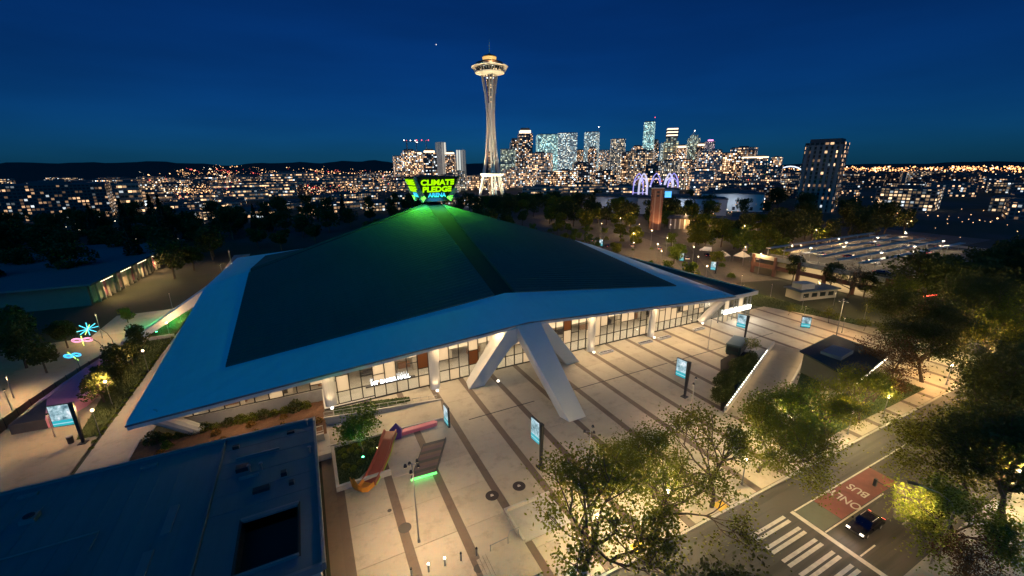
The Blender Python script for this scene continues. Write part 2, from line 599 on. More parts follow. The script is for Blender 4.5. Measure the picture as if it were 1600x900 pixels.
# ridge gutters
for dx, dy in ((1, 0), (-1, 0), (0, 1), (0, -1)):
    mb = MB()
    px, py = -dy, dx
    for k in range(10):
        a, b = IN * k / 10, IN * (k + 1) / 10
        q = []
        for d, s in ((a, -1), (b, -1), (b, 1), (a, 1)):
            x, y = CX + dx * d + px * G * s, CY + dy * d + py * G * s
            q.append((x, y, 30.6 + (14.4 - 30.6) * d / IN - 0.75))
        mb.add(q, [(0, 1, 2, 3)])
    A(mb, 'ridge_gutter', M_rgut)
# eave band, fascia, soffit: eight trapezoids
for dx, dy in ((0, -1), (1, 0), (0, 1), (-1, 0)):
    px, py = -dy, dx
    for s in (-1, 1):
        def pt(d, q, z):
            return (CX + dx * d + px * q, CY + dy * d + py * q, z)
        a, b = pt(HW, 0, 11.3), pt(HW, s * HW, 7.5)
        c, d = pt(IN, s * IN, 9.0), pt(IN, 0, 14.4)
        n = 10
        mb = MB()
        for k in range(n):
            u, v = k / n, (k + 1) / n
            P = [pt(HW, s * HW * u, 11.3 - 3.8 * u), pt(HW, s * HW * v, 11.3 - 3.8 * v), pt(IN, s * IN * v, 14.4 - 5.4 * v), pt(IN, s * IN * u, 14.4 - 5.4 * u)]
            mb.add(P, [(0, 1, 2, 3) if s > 0 else (3, 2, 1, 0)])
        A(mb, 'eave_panel', M_rband)
        mb = MB()
        lo = lambda p, h: (p[0], p[1], p[2] - h)
        mb.add([a, b, lo(b, 0.28), lo(a, 0.28)], [(0, 1, 2, 3)])
        A(mb, 'fascia', mat('dark_gutter_edge', (0.10, 0.11, 0.13), 0.5))
        mb = MB()
        a2, b2 = pt(HW - 0.12, 0, 11.02), pt(HW - 0.12, s * (HW - 0.12), 7.22)
        mb.hexa([lo(a2, 0.55), lo(b2, 0.55), pt(HW - 0.5, s * (HW - 0.5), 6.67), pt(HW - 0.5, 0, 10.47)], [a2, b2, pt(HW - 0.5, s * (HW - 0.5), 7.22), pt(HW - 0.5, 0, 11.02)])
        A(mb, 'fascia', M_fascia)
        mb = MB()
        mb.add([pt(HW - 0.5, 0, 10.5), pt(HW - 0.5, s * (HW - 0.5), 6.7), pt(48, s * 48, 8.2), pt(48, 0, 11.6)], [(0, 1, 2, 3)])
        A(mb, 'soffit', M_soffit)
# walls behind on the three other sides
for x0, x1, y0, y1 in ((-20, -19.6, 72, 182), (92, 92.4, 72, 182), (-20, 92, 182, 182.4)):
    A(MB().box(x0, x1, y0, y1, -0.1, 8.0), 'wall', M_wall)

# concrete tripod buttresses
def buttress(ang, label):
    ca, sa = cos(ang), sin(ang)
    e = bpy.data.objects.new('buttress', None); C.objects.link(e); e.parent = arena
    e['label'] = label
    def T(x, y, z):      # local: y = outward distance from the arena's centre line front, x sideways
        return (CX + ca * x - sa * y, CY + sa * x + ca * y, z)
    def leg(b, t):
        mb = MB()
        n = 6
        for k in range(n):
            u, v = k / n, (k + 1) / n
            L = lambda w: [tuple(b[i][j] + (t[i][j] - b[i][j]) * w for j in range(3)) for i in range(4)]
            mb.hexa([T(*p) for p in L(u)], [T(*p) for p in L(v)])
        bm_ = MB()
        bm_.hexa([T(*p) for p in b], [T(*p) for p in t])
        return A(bm_, 'leg', M_white, e, bevel=0.08)
    leg([(-1.7, -78.2, 0), (1.6, -78.2, 0), (2.2, -76.2, 0), (-2.3, -76.2, 0)], [(-2.6, -61.3, 10.95), (2.6, -61.3, 10.95), (2.6, -56.5, 11.2), (-2.6, -56.5, 11.2)])
    for s in (-1, 1):
        b = [(s * 12.6, -60.9, 0), (s * 9.4, -60.9, 0), (s * 8.8, -57.8, 0), (s * 12.0, -57.8, 0)]
        t = [(s * 4.4, -61.1, 10.4), (s * 0.4, -61.1, 10.7), (s * 0.4, -57.2, 10.9), (s * 4.4, -57.2, 10.6)]
        leg(b if s < 0 else b, t)
        # gusset that rounds the arch
        gb = MB().hexa([T(s * 4.8, -60.9, 6.2), T(s * 0.3, -60.9, 8.4), T(s * 0.3, -57.4, 8.4), T(s * 4.8, -57.4, 6.2)],
                       [T(s * 4.3, -61.0, 10.3), T(s * 0.3, -61.0, 10.6), T(s * 0.3, -57.3, 10.6), T(s * 4.3, -57.3, 10.3)])
        A(gb, 'gusset', M_white, e)
buttress(0.0, 'three-legged white concrete buttress standing on the plaza')
buttress(-pi / 2, 'three-legged concrete buttress on the far left side')
# columns
for x in (0, 18, 54, 72):
    lx = 36 - abs(x - 36)
    zt = z_eave(x - 36) - 0.5
    zb = 1.6 if x < 1 else 0.0
    mb = MB()
    prof = [(0.95 * cos(t * pi / 8), 0.62 * sin(t * pi / 8)) for t in range(16)]
    vs = [(x + a, 69.6 + b, zb) for a, b in prof] + [(x + a * 1.1, 69.3 + b, zt) for a, b in prof]
    mb.add(vs, [tuple(range(15, -1, -1)), tuple(range(16, 32))] + [(i, (i + 1) % 16, 16 + (i + 1) % 16, 16 + i) for i in range(16)])
    A(mb, 'column', M_white, smooth=False)
for sx, x0, x1, zb in ((-1, -18.6, -22.6, 1.9), (1, 90.4, 95.6, 0)):
    mb = MB().tube([(x0, 70.6, zb), (x1, 67.6, 7.4)], [0.95, 0.95], 12)
    A(mb, 'slanted_column', M_white)

# glazed front: every pane, mullion and transom its own piece
FY = 71.2
wall_e = bpy.data.objects.new('window_wall', None); C.objects.link(wall_e); wall_e.parent = arena
def pane_mat(name, tint, f=0.12, haze=0.0, hcol=(1, 1, 1)):
    t = NT(name)
    tr = t.n('ShaderNodeBsdfTransparent'); tr.inputs[0].default_value = c4(tint)
    gl = t.n('ShaderNodeBsdfGlossy'); gl.inputs['Roughness'].default_value = 0.03
    nz = t.noise(0.4, 2.0, t.pos())
    bp = t.n('ShaderNodeBump'); bp.inputs['Strength'].default_value = 0.05; t.l(nz, bp.inputs['Height']); t.l(bp.outputs[0], gl.inputs['Normal'])
    mx = t.n('ShaderNodeMixShader'); mx.inputs[0].default_value = f
    t.l(tr.outputs[0], mx.inputs[1]); t.l(gl.outputs[0], mx.inputs[2])
    if haze:
        df = t.n('ShaderNodeBsdfTranslucent'); df.inputs[0].default_value = c4(hcol)
        dd = t.n('ShaderNodeBsdfDiffuse'); dd.inputs[0].default_value = c4(hcol)
        a = t.n('ShaderNodeAddShader'); t.l(df.outputs[0], a.inputs[0]); t.l(dd.outputs[0], a.inputs[1])
        m2 = t.n('ShaderNodeMixShader'); m2.inputs[0].default_value = haze
        t.l(mx.outputs[0], m2.inputs[1]); t.l(df.outputs[0], m2.inputs[2])
        t.l(m2.outputs[0], t.out.inputs[0])
    else:
        t.l(mx.outputs[0], t.out.inputs[0])
    return t.m
P_clear = pane_mat('clear_glass', (0.93, 0.95, 0.93))
P_frost = pane_mat('frosted_glass', (0.9, 0.88, 0.82), 0.06, 0.75, (0.75, 0.70, 0.62))
P_amber = pane_mat('rust_film_glass', (0.6, 0.42, 0.3), 0.06, 0.75, (0.25, 0.145, 0.09))
P_gold = pane_mat('gold_film_glass', (0.9, 0.75, 0.4), 0.06, 0.7, (0.55, 0.42, 0.20))
M_mull = mat('bronze_mullion', (0.03, 0.026, 0.024), 0.45, 0.4)
_unit = {}
for nm, m_ in (('c', P_clear), ('f', P_frost), ('a', P_amber), ('g', P_gold)):
    _unit[nm] = MB().box(-0.5, 0.5, -0.02, 0.02, 0, 1).mesh('pane', m_)
_tr = MB().box(-0.5, 0.5, -0.07, 0.07, -0.07, 0.07).mesh('transom', M_mull)
_mu = MB().box(-0.08, 0.08, -0.1, 0.1, 0, 1).mesh('mullion', M_mull)
rr = random.Random(11)
def scaled(name, me, x, z, w, h):
    o = put(name, me, wall_e, (x - CX, FY - CY, z))
    o.scale = (w, 1, h)
    return o
CW = 2.02
xs = [-21 + CW * k for k in range(58)]
for k, x in enumerate(xs[:-1]):
    xm = x + CW / 2
    zt = z_eave(xm - 36) + 0.25
    zb = 4.2 if x < -1 else (0.5 if x < 7 else 0.06)
    scaled('mullion', _mu, x, zb, 1, zt - zb)
    if x < -1:
        cuts = [zb, zb + rr.choice([0.9, 1.2, 2.6]), zt]
    else:
        n0 = rr.choice([2.0, 2.3, 2.7])
        cuts = [zb, zb + 2.3 + (0.0 if k % 2 else 0.0), zb + 2.3 + rr.choice([1.5, 2.2, 3.0]), zt - rr.choice([0.9, 1.4, 1.9]), zt]
        cuts = sorted(set(round(c, 3) for c in cuts))
        if len(cuts) > 4 and rr.random() < 0.35:
            cuts.pop(2)
    for i, (a, b) in enumerate(zip(cuts[:-1], cuts[1:])):
        if b - a < 0.3: continue
        toprow = i == len(cuts) - 2
        if toprow and x > -1:
            kind = rr.choices('agfc', (9 if 36 < x < 82 else 4, 2, 1, 2))[0]
        elif i == 0:
            kind = rr.choices('cf', (6, 1))[0]
        else:
            kind = rr.choices('cfa', (6, 3, 0.6))[0]
        scaled('pane', _unit[kind], xm, a + 0.05, CW - 0.14, b - a - 0.1)
        o = put('transom', _tr, wall_e, (xm - CX, FY - CY, a))
        o.scale = (CW - 0.16, 1, 1)
# lobby behind the glass
lob = bpy.data.objects.new('lobby', None); C.objects.link(lob); lob.parent = arena
M_lobw = stone('lobby_wall', (0.55, 0.47, 0.38), 0.1, 0.2)
M_wood = mat('lobby_timber', (0.32, 0.15, 0.075), 0.5, var=0.3, scale=1.2)
A(MB().box(-21, 93, 71.4, 84, 0.0, 0.05), 'floor', mat('lobby_floor', (0.42, 0.38, 0.33), 0.4), lob)
for k in range(19):
    A(MB().box(-21 + k * 6, -15 + k * 6, 84, 84.3, 0.05, min(z_in(-21 + k * 6, 84), z_in(-15 + k * 6, 84)) - 1.0), 'back_wall', M_lobw, lob)
A(MB().box(-21.4, -21.1, 71.4, 84, 0, 6.3), 'back_wall', M_lobw, lob)
A(MB().box(-21, -1.2, 70.9, 71.3, -0.1, 4.15), 'base_wall', M_wall, lob)
A(MB().box(-21, 94, 76, 84, 4.05, 4.3), 'mezzanine', M_lobw, lob)
for k in range(15):
    x = -18 + k * 7.6
    A(MB().box(x, x + rr.uniform(2, 5), 83.5, 83.95, 5.2, 8.0), 'wall_panel', [M_wood, M_lobw, mat('dark_lobby_panel', (0.06, 0.05, 0.05), 0.5), mat('cream_panel', (0.7, 0.62, 0.5), 0.5)][k % 4], lob)
    A(MB().box(x + 1, x + rr.uniform(3, 6), 80.5, 81.4, 0.05, 1.15), 'counter', [M_wood, mat('dark_counter', (0.05, 0.045, 0.045), 0.5)][k % 2], lob)
    A(MB().cbox(x + 4, 79, 0.05, 0.8, 0.8, 4.0), 'pier', M_lobw, lob)
M_lamp = glow('lobby_lamp_strip', (1.0, 0.80, 0.55), 6.0)
for k in range(14):
    x = -17 + k * 8.2
    zc = z_eave(x - 36) - 0.7
    A(MB().box(x - 2.6, x + 2.6, 74.3, 74.6, zc, zc + 0.12), 'lamp_strip', M_lamp, lob)
    A(MB().box(x - 2.6, x + 2.6, 79.0, 79.3, 3.88, 4.02), 'lamp_strip', M_lamp, lob)
for k in range(7):
    x = -12 + k * 16.4
    zc = z_eave(x - 36) - 0.9
    lamp('lobby_light', 'AREA', (x - CX, 76.5 - CY, zc), 1500 if x > 0 else 900, (1.0, 0.80, 0.56), lob, 15, rot=(0, 0, 0), size_y=5)
    lamp('lobby_light', 'AREA', (x - CX, 77.5 - CY, 3.8), 420, (1.0, 0.80, 0.56), lob, 14, rot=(0, 0, 0), size_y=3)
# hall name over a doorway
me = text_mesh('MT BAKER HALL', 0.95, 0.02, 0.04)
me.materials.append(glow('white_letters', (0.9, 0.95, 1.0), 4.0))
o = put('lettering', me, wall_e, (10.2 - CX, 70.5 - CY, 3.0)); o.rotation_euler = (radians(90), 0, 0)
A(MB().box(5.8, 14.6, 70.3, 71.0, 2.75, 2.95), 'canopy', M_mull, wall_e)
# soffit lamps
soff = bpy.data.objects.new('soffit_lights', None); C.objects.link(soff); soff.parent = arena
for k in range(10):
    x = -14 + k * 11.2
    z = z_eave(x - 36) - 0.72
    A(MB().box(x - 0.9, x + 0.9, 68.0, 68.25, z - 0.02, z + 0.05), 'soffit_lamp', glow('soffit_lamp_lens', (1.0, 0.82, 0.58), 8.0), soff)
    lamp('soffit_light', 'AREA', (x - CX, 67.9 - CY, z - 0.1), 1500 if x > 2 else 600, NEUT, soff, 8.0, rot=(radians(-28), 0, 0), size_y=0.5)
# column foot uplights
for x, y in ((18, 68.3), (54, 68.3), (72, 68.3), (29.6, 66.4), (90, 69.4), (0, 68)):
    zz = 1.7 if x < 1 else 0
    A(MB().cyl(x, y, zz, zz + 0.22, 0.22, 0.25, 10), 'uplight', glow('uplight_lens', (1.0, 0.9, 0.75), 5.0), soff)
    lamp('uplight_beam', 'SPOT', (x - CX, y - CY - 0.2, zz + 0.35), 350, NEUT, soff, 0.2, spot=75, aim=(x - CX, y + 1.6 - CY, 7))
# south hall: lower glazed box with a dark flat roof
hall = thing('glazed_hall', 'low glass hall with a dark flat roof against the right end of the arena', 'building', (102, 90, 0))
def H(mb, name, m, parent=None):
    mb.v = [(x - 102, y - 90, z) for x, y, z in mb.v]
    return mb.build(name, m, parent or hall)
H(MB().box(93, 107, 67, 170, 6.5, 7.0), 'roof', roof_mat('dark_deck', (0.055, 0.075, 0.08), 0.5, 0))
for x0, x1, y0, y1 in ((93, 107, 66.8, 67.0), (107.0, 107.2, 66.8, 170)):
    H(MB().box(x0, x1, y0, y1, 6.3, 7.35), 'parapet', mat('pale_trim', (0.5, 0.5, 0.5), 0.5))
for k in range(7):
    H(MB().box(94 + k * 1.85, 95.7 + k * 1.85, 68.0, 68.05, 0.1, 6.2), 'pane', P_frost if k % 3 == 1 else P_clear)
    H(MB().box(93.85 + k * 1.85, 94.0 + k * 1.85, 67.9, 68.15, 0.0, 6.3), 'mullion', M_steel)
for k in range(26):
    H(MB().box(106.4, 106.45, 68.2 + k * 3.9, 71.95 + k * 3.9, 0.1, 6.2), 'pane', P_clear)
    H(MB().box(106.3, 106.55, 68.0 + k * 3.9, 68.16 + k * 3.9, 0.0, 6.3), 'mullion', M_steel)
H(MB().box(93, 106, 78, 78.3, 0, 6.4), 'back_wall', M_lobw)
H(MB().box(95.5, 106.2, 67.55, 67.75, 2.2, 3.3), 'light_box', glow('white_light_box', (1.0, 0.95, 0.85), 6.0))
lamp('hall_light', 'AREA', (-2, -17, 6.2), 1500, (1.0, 0.85, 0.65), hall, 10, rot=(0, 0, 0), size_y=7)
lamp('hall_spill', 'AREA', (-1, -22.9, 3.6), 900, (1.0, 0.92, 0.78), hall, 10, rot=(radians(-70), 0, 0), size_y=0.8)

# ------------------------------------------------------------------ roof sign
sign = thing('rooftop_sign', 'four-faced rooftop sign with glowing green and blue lettering at the roof peak', 'sign', (CX, CY, 30.0))
M_scr = mat('black_screen', (0.012, 0.02, 0.022), 0.35)
M_sgrey = mat('grey_sign_frame', (0.45, 0.46, 0.50), 0.5)
def leaf_letters():
    """three-bar letter E"""
    m = MB()
    for z in (0.0, 0.62, 1.24):
        m.box(0, 1.05, -0.06, 0.06, z, z + 0.40)
    return m
Mg = glow('green_letters', (0.42, 1.0, 0.0), 1.25, (0.1, 0.2, 0.0))
Mbl = glow('blue_letters', (0.05, 0.62, 1.0), 1.15, (0.0, 0.1, 0.2))
MB().cbox(0, 0, 0.4, 7, 7, 1.2).build('pedestal', M_dark, sign)
core = MB()
core.hexa([(-2.6, -2.6, 0.6), (2.6, -2.6, 0.6), (2.6, 2.6, 0.6), (-2.6, 2.6, 0.6)], [(-6.1, -6.1, 7.2), (6.1, -6.1, 7.2), (6.1, 6.1, 7.2), (-6.1, 6.1, 7.2)])
core.build('core', M_dark, sign)
E_me = leaf_letters().mesh('letter', Mg)
for k in range(4):
    a = k * pi / 2
    f = bpy.data.objects.new('sign_face', None); C.objects.link(f); f.parent = sign
    f.rotation_euler.z = a
    def F_(mb, name, m):
        return mb.build(name, m, f)
    # screen leaning outwards, y is outward (-y)
    F_(MB().hexa([(-3.6, -4.5, 1.5), (3.6, -4.5, 1.5), (3.6, -4.2, 1.5), (-3.6, -4.2, 1.5)], [(-6.4, -6.9, 7.6), (6.4, -6.9, 7.6), (6.4, -6.5, 7.6), (-6.4, -6.5, 7.6)]), 'screen', M_scr)
    for s in (-1, 1):
        F_(MB().add([(s * 3.6, -4.55, 1.5), (s * 6.45, -6.95, 7.6), (s * 7.0, -6.2, 7.6), (s * 3.9, -4.0, 1.3)], [(0, 1, 2, 3)]), 'edge_fin', M_sgrey)
        F_(MB().hexa([(s * 4.2, -4.6, 0.3), (s * 3.1, -4.5, 1.6), (s * 3.1, -4.1, 1.6), (s * 4.2, -4.1, 0.3)], [(s * 6.2, -5.6, 3.9), (s * 4.9, -5.55, 4.2), (s * 4.9, -5.0, 4.2), (s * 6.2, -5.0, 3.9)]), 'corner_plate', M_sgrey)
    g = bpy.data.objects.new('lettering', None); C.objects.link(g); g.parent = f
    lean = math.atan2(2.4, 6.1)
    g.location = (0, -5.78, 4.4)
    g.rotation_euler = (lean, 0, 0)
    for s_, z, size, m_, w in (('CLIMAT', 0.98, 2.25, Mg, 1.0), ('PLEDG', -1.12, 2.25, Mg, 1.0), ('ARENA', -2.75, 1.75, Mbl, 1.0)):
        me = text_mesh(s_, size, 0.075 * size / 2.25, 0.05)
        me.materials.clear(); me.materials.append(m_)
        wd = max(v.co.x for v in me.vertices) - min(v.co.x for v in me.vertices)
        o = put('letters', me, g)
        o.rotation_euler = (radians(90), 0, 0)
        tw = {'CLIMAT': 8.7, 'PLEDG': 7.4, 'ARENA': 5.4}[s_]
        o.scale = (tw / wd, 1, 1)
        o.location = (-0.65 if s_ != 'ARENA' else 0, -0.12, z)
        if s_ != 'ARENA':
            q = put('letter', E_me, g, (-0.65 + tw / 2 + 0.12, -0.12, z))
    # the light the screen throws on the roof
    lamp('screen_light', 'AREA', (0, -5.8, 2.5), 3200, (0.16, 1.0, 0.03), f, 8, rot=(radians(-24), 0, 0), size_y=1.4)
    lamp('screen_light', 'AREA', (0, -4.9, 1.2), 260, (0.05, 0.5, 1.0), f, 4, rot=(radians(28), 0, 0), size_y=0.6)
# ------------------------------------------------------------------ trees
def leaf_mat(name, col, col2, trans=0.35):
    t = NT(name)
    r = t.n('ShaderNodeObjectInfo').outputs['Random']
    f = t.noise(0.55, 3.0, t.obj())
    f2 = t.noise(7.0, 1.0, t.obj())
    k = t.math('ADD', t.math('MULTIPLY', f, 0.6), t.math('ADD', t.math('MULTIPLY', f2, 0.5), t.math('MULTIPLY', r, 0.2)))
    col_ = t.mix(t.math('SUBTRACT', k, 0.15), c4(col), c4(col2))
    d = t.n('ShaderNodeBsdfPrincipled'); t.l(col_, d.inputs['Base Color']); d.inputs['Roughness'].default_value = 0.55
    d.inputs['Specular IOR Level'].default_value = 0.3
    tl = t.n('ShaderNodeBsdfTranslucent'); t.l(col_, tl.inputs[0])
    mx = t.n('ShaderNodeMixShader'); mx.inputs[0].default_value = trans
    t.l(d.outputs[0], mx.inputs[1]); t.l(tl.outputs[0], mx.inputs[2]); t.l(mx.outputs[0], t.out.inputs[0])
    return t.m
M_leaf = leaf_mat('maple_leaves', (0.06, 0.085, 0.006), (0.23, 0.22, 0.02))
M_leaf2 = leaf_mat('lime_leaves', (0.07, 0.12, 0.01), (0.21, 0.25, 0.03))
M_leafd = leaf_mat('dark_leaves', (0.035, 0.05, 0.012), (0.11, 0.115, 0.025))
M_leafr = leaf_mat('russet_leaves', (0.07, 0.035, 0.018), (0.16, 0.085, 0.03))
M_fir = leaf_mat('fir_needles', (0.015, 0.025, 0.012), (0.035, 0.05, 0.02), 0.15)
M_bark = mat('bark', (0.10, 0.075, 0.055), 0.9, var=0.4, scale=3.0, bump=0.6)

def leaf_quads(mb, pts, size, rg, flat=0.6):
    for p in pts:
        s = size * rg.uniform(0.6, 1.35)
        n = Vector((rg.gauss(0, 1), rg.gauss(0, 1), rg.gauss(0, 1) + flat)).normalized()
        a = n.orthogonal().normalized()
        a = Matrix.Rotation(rg.uniform(0, 6.28), 3, n) @ a
        b = n.cross(a)
        mb.add([p - a * s * 0.5, p + b * s * 0.32, p + a * s * 0.5, p - b * s * 0.32], [(0, 1, 2, 3)])

def make_tree(seed, h, spread, trunk_r, n_leaf, leaf, trunk_h=0.33, levels=3, clump=0.9, bare=0.0):
    rg = random.Random(seed)
    tb, lv, ends = MB(), MB(), []
    def branch(p, d, L, r, lev):
        pts, rad = [p.copy()], [r]
        n = 4
        for k in range(n):
            d = (d + Vector((rg.gauss(0, 0.16), rg.gauss(0, 0.16), rg.gauss(0.03, 0.10)))).normalized()
            p = p + d * (L / n)
            pts.append(p.copy()); rad.append(r * (1 - 0.62 * (k + 1) / n))
        tb.tube(pts, rad, 6 if lev < 2 else 4)
        if lev >= levels:
            ends.append(pts[-1]); ends.append((pts[-2] + pts[-1]) / 2); ends.append(pts[-3])
            return
        if lev == levels - 1:
            ends.append(pts[-1])
        for k in range(rg.choice([3, 4]) if lev else 6):
            t = rg.uniform(0.45, 1.0) if lev else rg.uniform(0.8, 1.0)
            i = min(n - 1, int(t * n))
            q = pts[i].lerp(pts[i + 1], t * n - i)
            az = rg.uniform(0, 6.28) if lev else 6.28 * k / 6 + rg.uniform(-0.4, 0.4)
            tilt = rg.uniform(0.5, 1.05) if lev == 0 else rg.uniform(0.4, 1.0)
            a = d.orthogonal().normalized()
            a = Matrix.Rotation(az, 3, d) @ a
            nd = (d * cos(tilt) + a * sin(tilt)).normalized()
            nd.z = max(nd.z, -0.12)
            branch(q, nd, L * rg.uniform(0.55, 0.8) if lev else spread * rg.uniform(0.55, 0.85), r * 0.52 if lev == 0 else r * 0.58, lev + 1)
    branch(Vector((0, 0, -0.1)), Vector((rg.uniform(-.05, .05), rg.uniform(-.05, .05), 1)), h * trunk_h, trunk_r, 0)
    # leader
    branch(Vector((0, 0, h * trunk_h * 0.95)), Vector((0.05, 0.02, 1)), h * 0.36, trunk_r * 0.5, 1)
    zmax = max(e.z for e in ends)
    k = h * 0.94 / zmax if zmax > 0 else 1
    tb.v = [(x, y, z * (k if z > h * trunk_h else 1 + (k - 1) * max(0, z) / (h * trunk_h))) for x, y, z in tb.v]
    ends = [Vector((e.x, e.y, e.z * k)) for e in ends]
    keep = [e for e in ends if rg.random() > bare]
    pts = []
    for _ in range(n_leaf):
        e = rg.choice(keep)
        pts.append(e + Vector((rg.gauss(0, clump), rg.gauss(0, clump), rg.gauss(0, clump * 0.7))))
    leaf_quads(lv, pts, leaf, rg)
    return tb.mesh('trunk', M_bark), lv

def tree_kind(seed, lm, **k):
    tm, lv = make_tree(seed, **k)
    return tm, lv.mesh('crown', lm)

def crown_tree(seed, h, r, lm, n=1900, leaf=0.75, conic=False):
    """middle-distance tree: crown of many lobes"""
    rg = random.Random(seed)
    tb, lv = MB(), MB()
    tb.tube([(0, 0, -0.1), (0.1, 0, h * 0.3), (0, 0.1, h * 0.7)], [h * 0.026, h * 0.02, h * 0.006], 6)
    for k in range(7):
        a = k * 0.9
        tb.tube([(0.05, 0, h * (0.26 + 0.04 * k)), (cos(a) * r * 0.6, sin(a) * r * 0.6, h * (0.45 + 0.05 * k))], [h * 0.011, h * 0.004], 4)
    pts = []
    if conic:
        while len(pts) < n:
            z = rg.random() ** 1.5
            rr_ = r * (1 - z) * rg.uniform(0.55, 1.0)
            a = rg.uniform(0, 6.28)
            pts.append(Vector((rr_ * cos(a), rr_ * sin(a), h * (0.08 + 0.92 * z))))
    else:
        lobes = []
        for k in range(13):
            a, q = rg.uniform(0, 6.28), r * rg.uniform(0.15, 0.72)
            lobes.append((Vector((q * cos(a), q * sin(a), h * rg.uniform(0.38, 0.85))), r * rg.uniform(0.28, 0.5)))
        while len(pts) < n:
            c, s = rg.choice(lobes)
            v = Vector((rg.gauss(0, 1), rg.gauss(0, 1), rg.gauss(0, 1))).normalized() * s * rg.uniform(0.6, 1.08)
            pts.append(c + Vector((v.x, v.y, v.z * 0.85)))
    leaf_quads(lv, pts, leaf, rg)
    return tb.mesh('trunk', M_bark), lv.mesh('crown', lm)

KIND = {
    'maple': tree_kind(1, M_leaf, h=13, spread=7.0, trunk_r=0.34, n_leaf=8500, leaf=0.31, clump=0.7),
    'thin': tree_kind(2, M_leaf, h=12, spread=6.2, trunk_r=0.28, n_leaf=4600, leaf=0.30, clump=0.62, bare=0.25),
    'maple2': tree_kind(3, M_leaf, h=13, spread=6.5, trunk_r=0.30, n_leaf=9500, leaf=0.31, clump=0.8),
    'lime': tree_kind(4, M_leaf2, h=9, spread=5.0, trunk_r=0.22, n_leaf=9000, leaf=0.28, clump=0.65),
    'russet': tree_kind(5, M_leafr, h=12, spread=6.0, trunk_r=0.28, n_leaf=5500, leaf=0.30, clump=0.75, bare=0.1),
    'bare': tree_kind(6, M_leafr, h=11, spread=6.5, trunk_r=0.3, n_leaf=500, leaf=0.3, clump=0.8),
    'big': tree_kind(8, M_leafd, h=15, spread=7.5, trunk_r=0.42, n_leaf=15000, leaf=0.34, clump=0.95),
    'sapling': tree_kind(9, M_leaf2, h=5.4, spread=2.2, trunk_r=0.08, n_leaf=2600, leaf=0.24, clump=0.42, levels=2),
    'sapling2': tree_kind(10, M_leaf, h=3.6, spread=1.5, trunk_r=0.06, n_leaf=500, leaf=0.24, clump=0.3, levels=2),
    'dark1': crown_tree(21, 11, 4.8, M_leafd),
    'dark2': crown_tree(22, 13, 5.2, M_leafd),
    'dark3': crown_tree(23, 9, 4.2, M_leafd),
    'green1': crown_tree(24, 10, 4.6, M_leaf),
    'green2': crown_tree(25, 8, 3.8, M_leaf2, n=1200, leaf=0.7),
    'fir': crown_tree(26, 19, 3.4, M_fir, n=1500, leaf=1.0, conic=True),
}
def plant(kind, x, y, label, z=0.0, s=1.0, rz=None, group=None, name='street_tree', cat='tree'):
    o = thing(name, label, cat, (x, y, z), R.uniform(0, 6.28) if rz is None else rz, group)
    o.scale = (s, s, s * R.uniform(0.92, 1.08))
    put('trunk', KIND[kind][0], o)
    put('crown', KIND[kind][1], o)
    return o

# the row along the near kerb
plant('maple', 21.3, 26.6, 'leafy street tree lit yellow-green from within, nearest the bollards', rz=0.4, s=1.05)
plant('thin', 30.6, 25.9, 'half-bare street tree between the lit tree and the yellow tactile pad', rz=2.1, s=0.95)
plant('thin', 39.8, 26.3, 'half-bare street tree beside the crosswalk with branches over the plaza', rz=4.4, s=0.98)
plant('maple2', 34.6, 30.5, 'dark full street tree standing behind the half-bare pair', rz=1.0, s=0.78)
plant('maple2', 50.5, 27.6, 'full street tree above the green lane box', rz=2.8, s=0.88)
plant('lime', 58.5, 28.6, 'bright lime street tree beside the ramp foot', rz=0.2, s=1.12)
plant('maple', 66.5, 27.6, 'full street tree between the lime tree and the dark pavilion', rz=3.6, s=0.72)
plant('maple2', 75.5, 27.4, 'full street tree on the kerb below the dark pavilion', rz=5.0, s=0.70)
plant('russet', 84.5, 29.5, 'russet tree against the front of the dark pavilion', rz=1.2, s=0.66)
plant('russet', 93.0, 30.5, 'russet tree just right of the dark pavilion', rz=2.4, s=0.85)
plant('big', 101.0, 29.0, 'large dark tree right of the russet pair', rz=0.9, s=0.9)
plant('big', 111.0, 33.0, 'large dark tree at the plaza corner beyond the russet pair', rz=3.3)
plant('maple2', 120, 27, 'spreading tree on the kerb past the large dark pair', rz=3.3)
plant('big', 133, 33, 'large dark tree in front of the parking garage', rz=1.9, s=1.05)
plant('maple', 146, 27, 'spreading tree on the kerb by the red glow', rz=0.5, s=1.1)
# across the street
plant('lime', 57.0, 11.0, 'bright lime tree hanging over the black car', rz=2.2, s=1.0)
plant('big', 66.5, 9.2, 'dark tree right of the lime tree over the car', rz=1.5, s=1.0)
plant('big', 76.0, 12.0, 'dark tree on the far pavement past the curved street lamp', rz=4.0, s=1.2)
plant('maple2', 88.0, 9.5, 'leafy tree on the far pavement with a yellow lit top', rz=0.5, s=1.15)
plant('big', 99.0, 10.0, 'dark tree on the far pavement opposite the russet pair', rz=2.7, s=1.2)
plant('maple', 112.0, 9.0, 'leafy tree on the far pavement opposite the plaza corner', rz=1.7, s=1.25)
plant('big', 128.0, 12.0, 'dark tree on the far pavement opposite the garage', rz=5.7, s=1.0)
plant('russet', 52.0, 8.3, 'low russet tree at the foot of the curved street lamp', rz=5.7, s=0.55)
plant('big', 20.4, 10.6, 'dark leafy tree top at the bottom edge left of the crosswalk', rz=4.1, s=0.98)
plant('bare', 148.0, 64.0, 'nearly bare tree with crooked limbs before the lit garage', rz=0.3, s=1.15)
plant('maple2', 82.0, 13.5, 'spreading tree over the far lane past the curved street lamp', rz=1.3, s=0.95)
plant('maple', 93.5, 14.0, 'spreading tree over the far lane before the dark far pavement trees', rz=2.3, s=1.0)
plant('big', 106.0, 13.0, 'large dark tree over the far lane towards the right edge', rz=0.3, s=1.0)
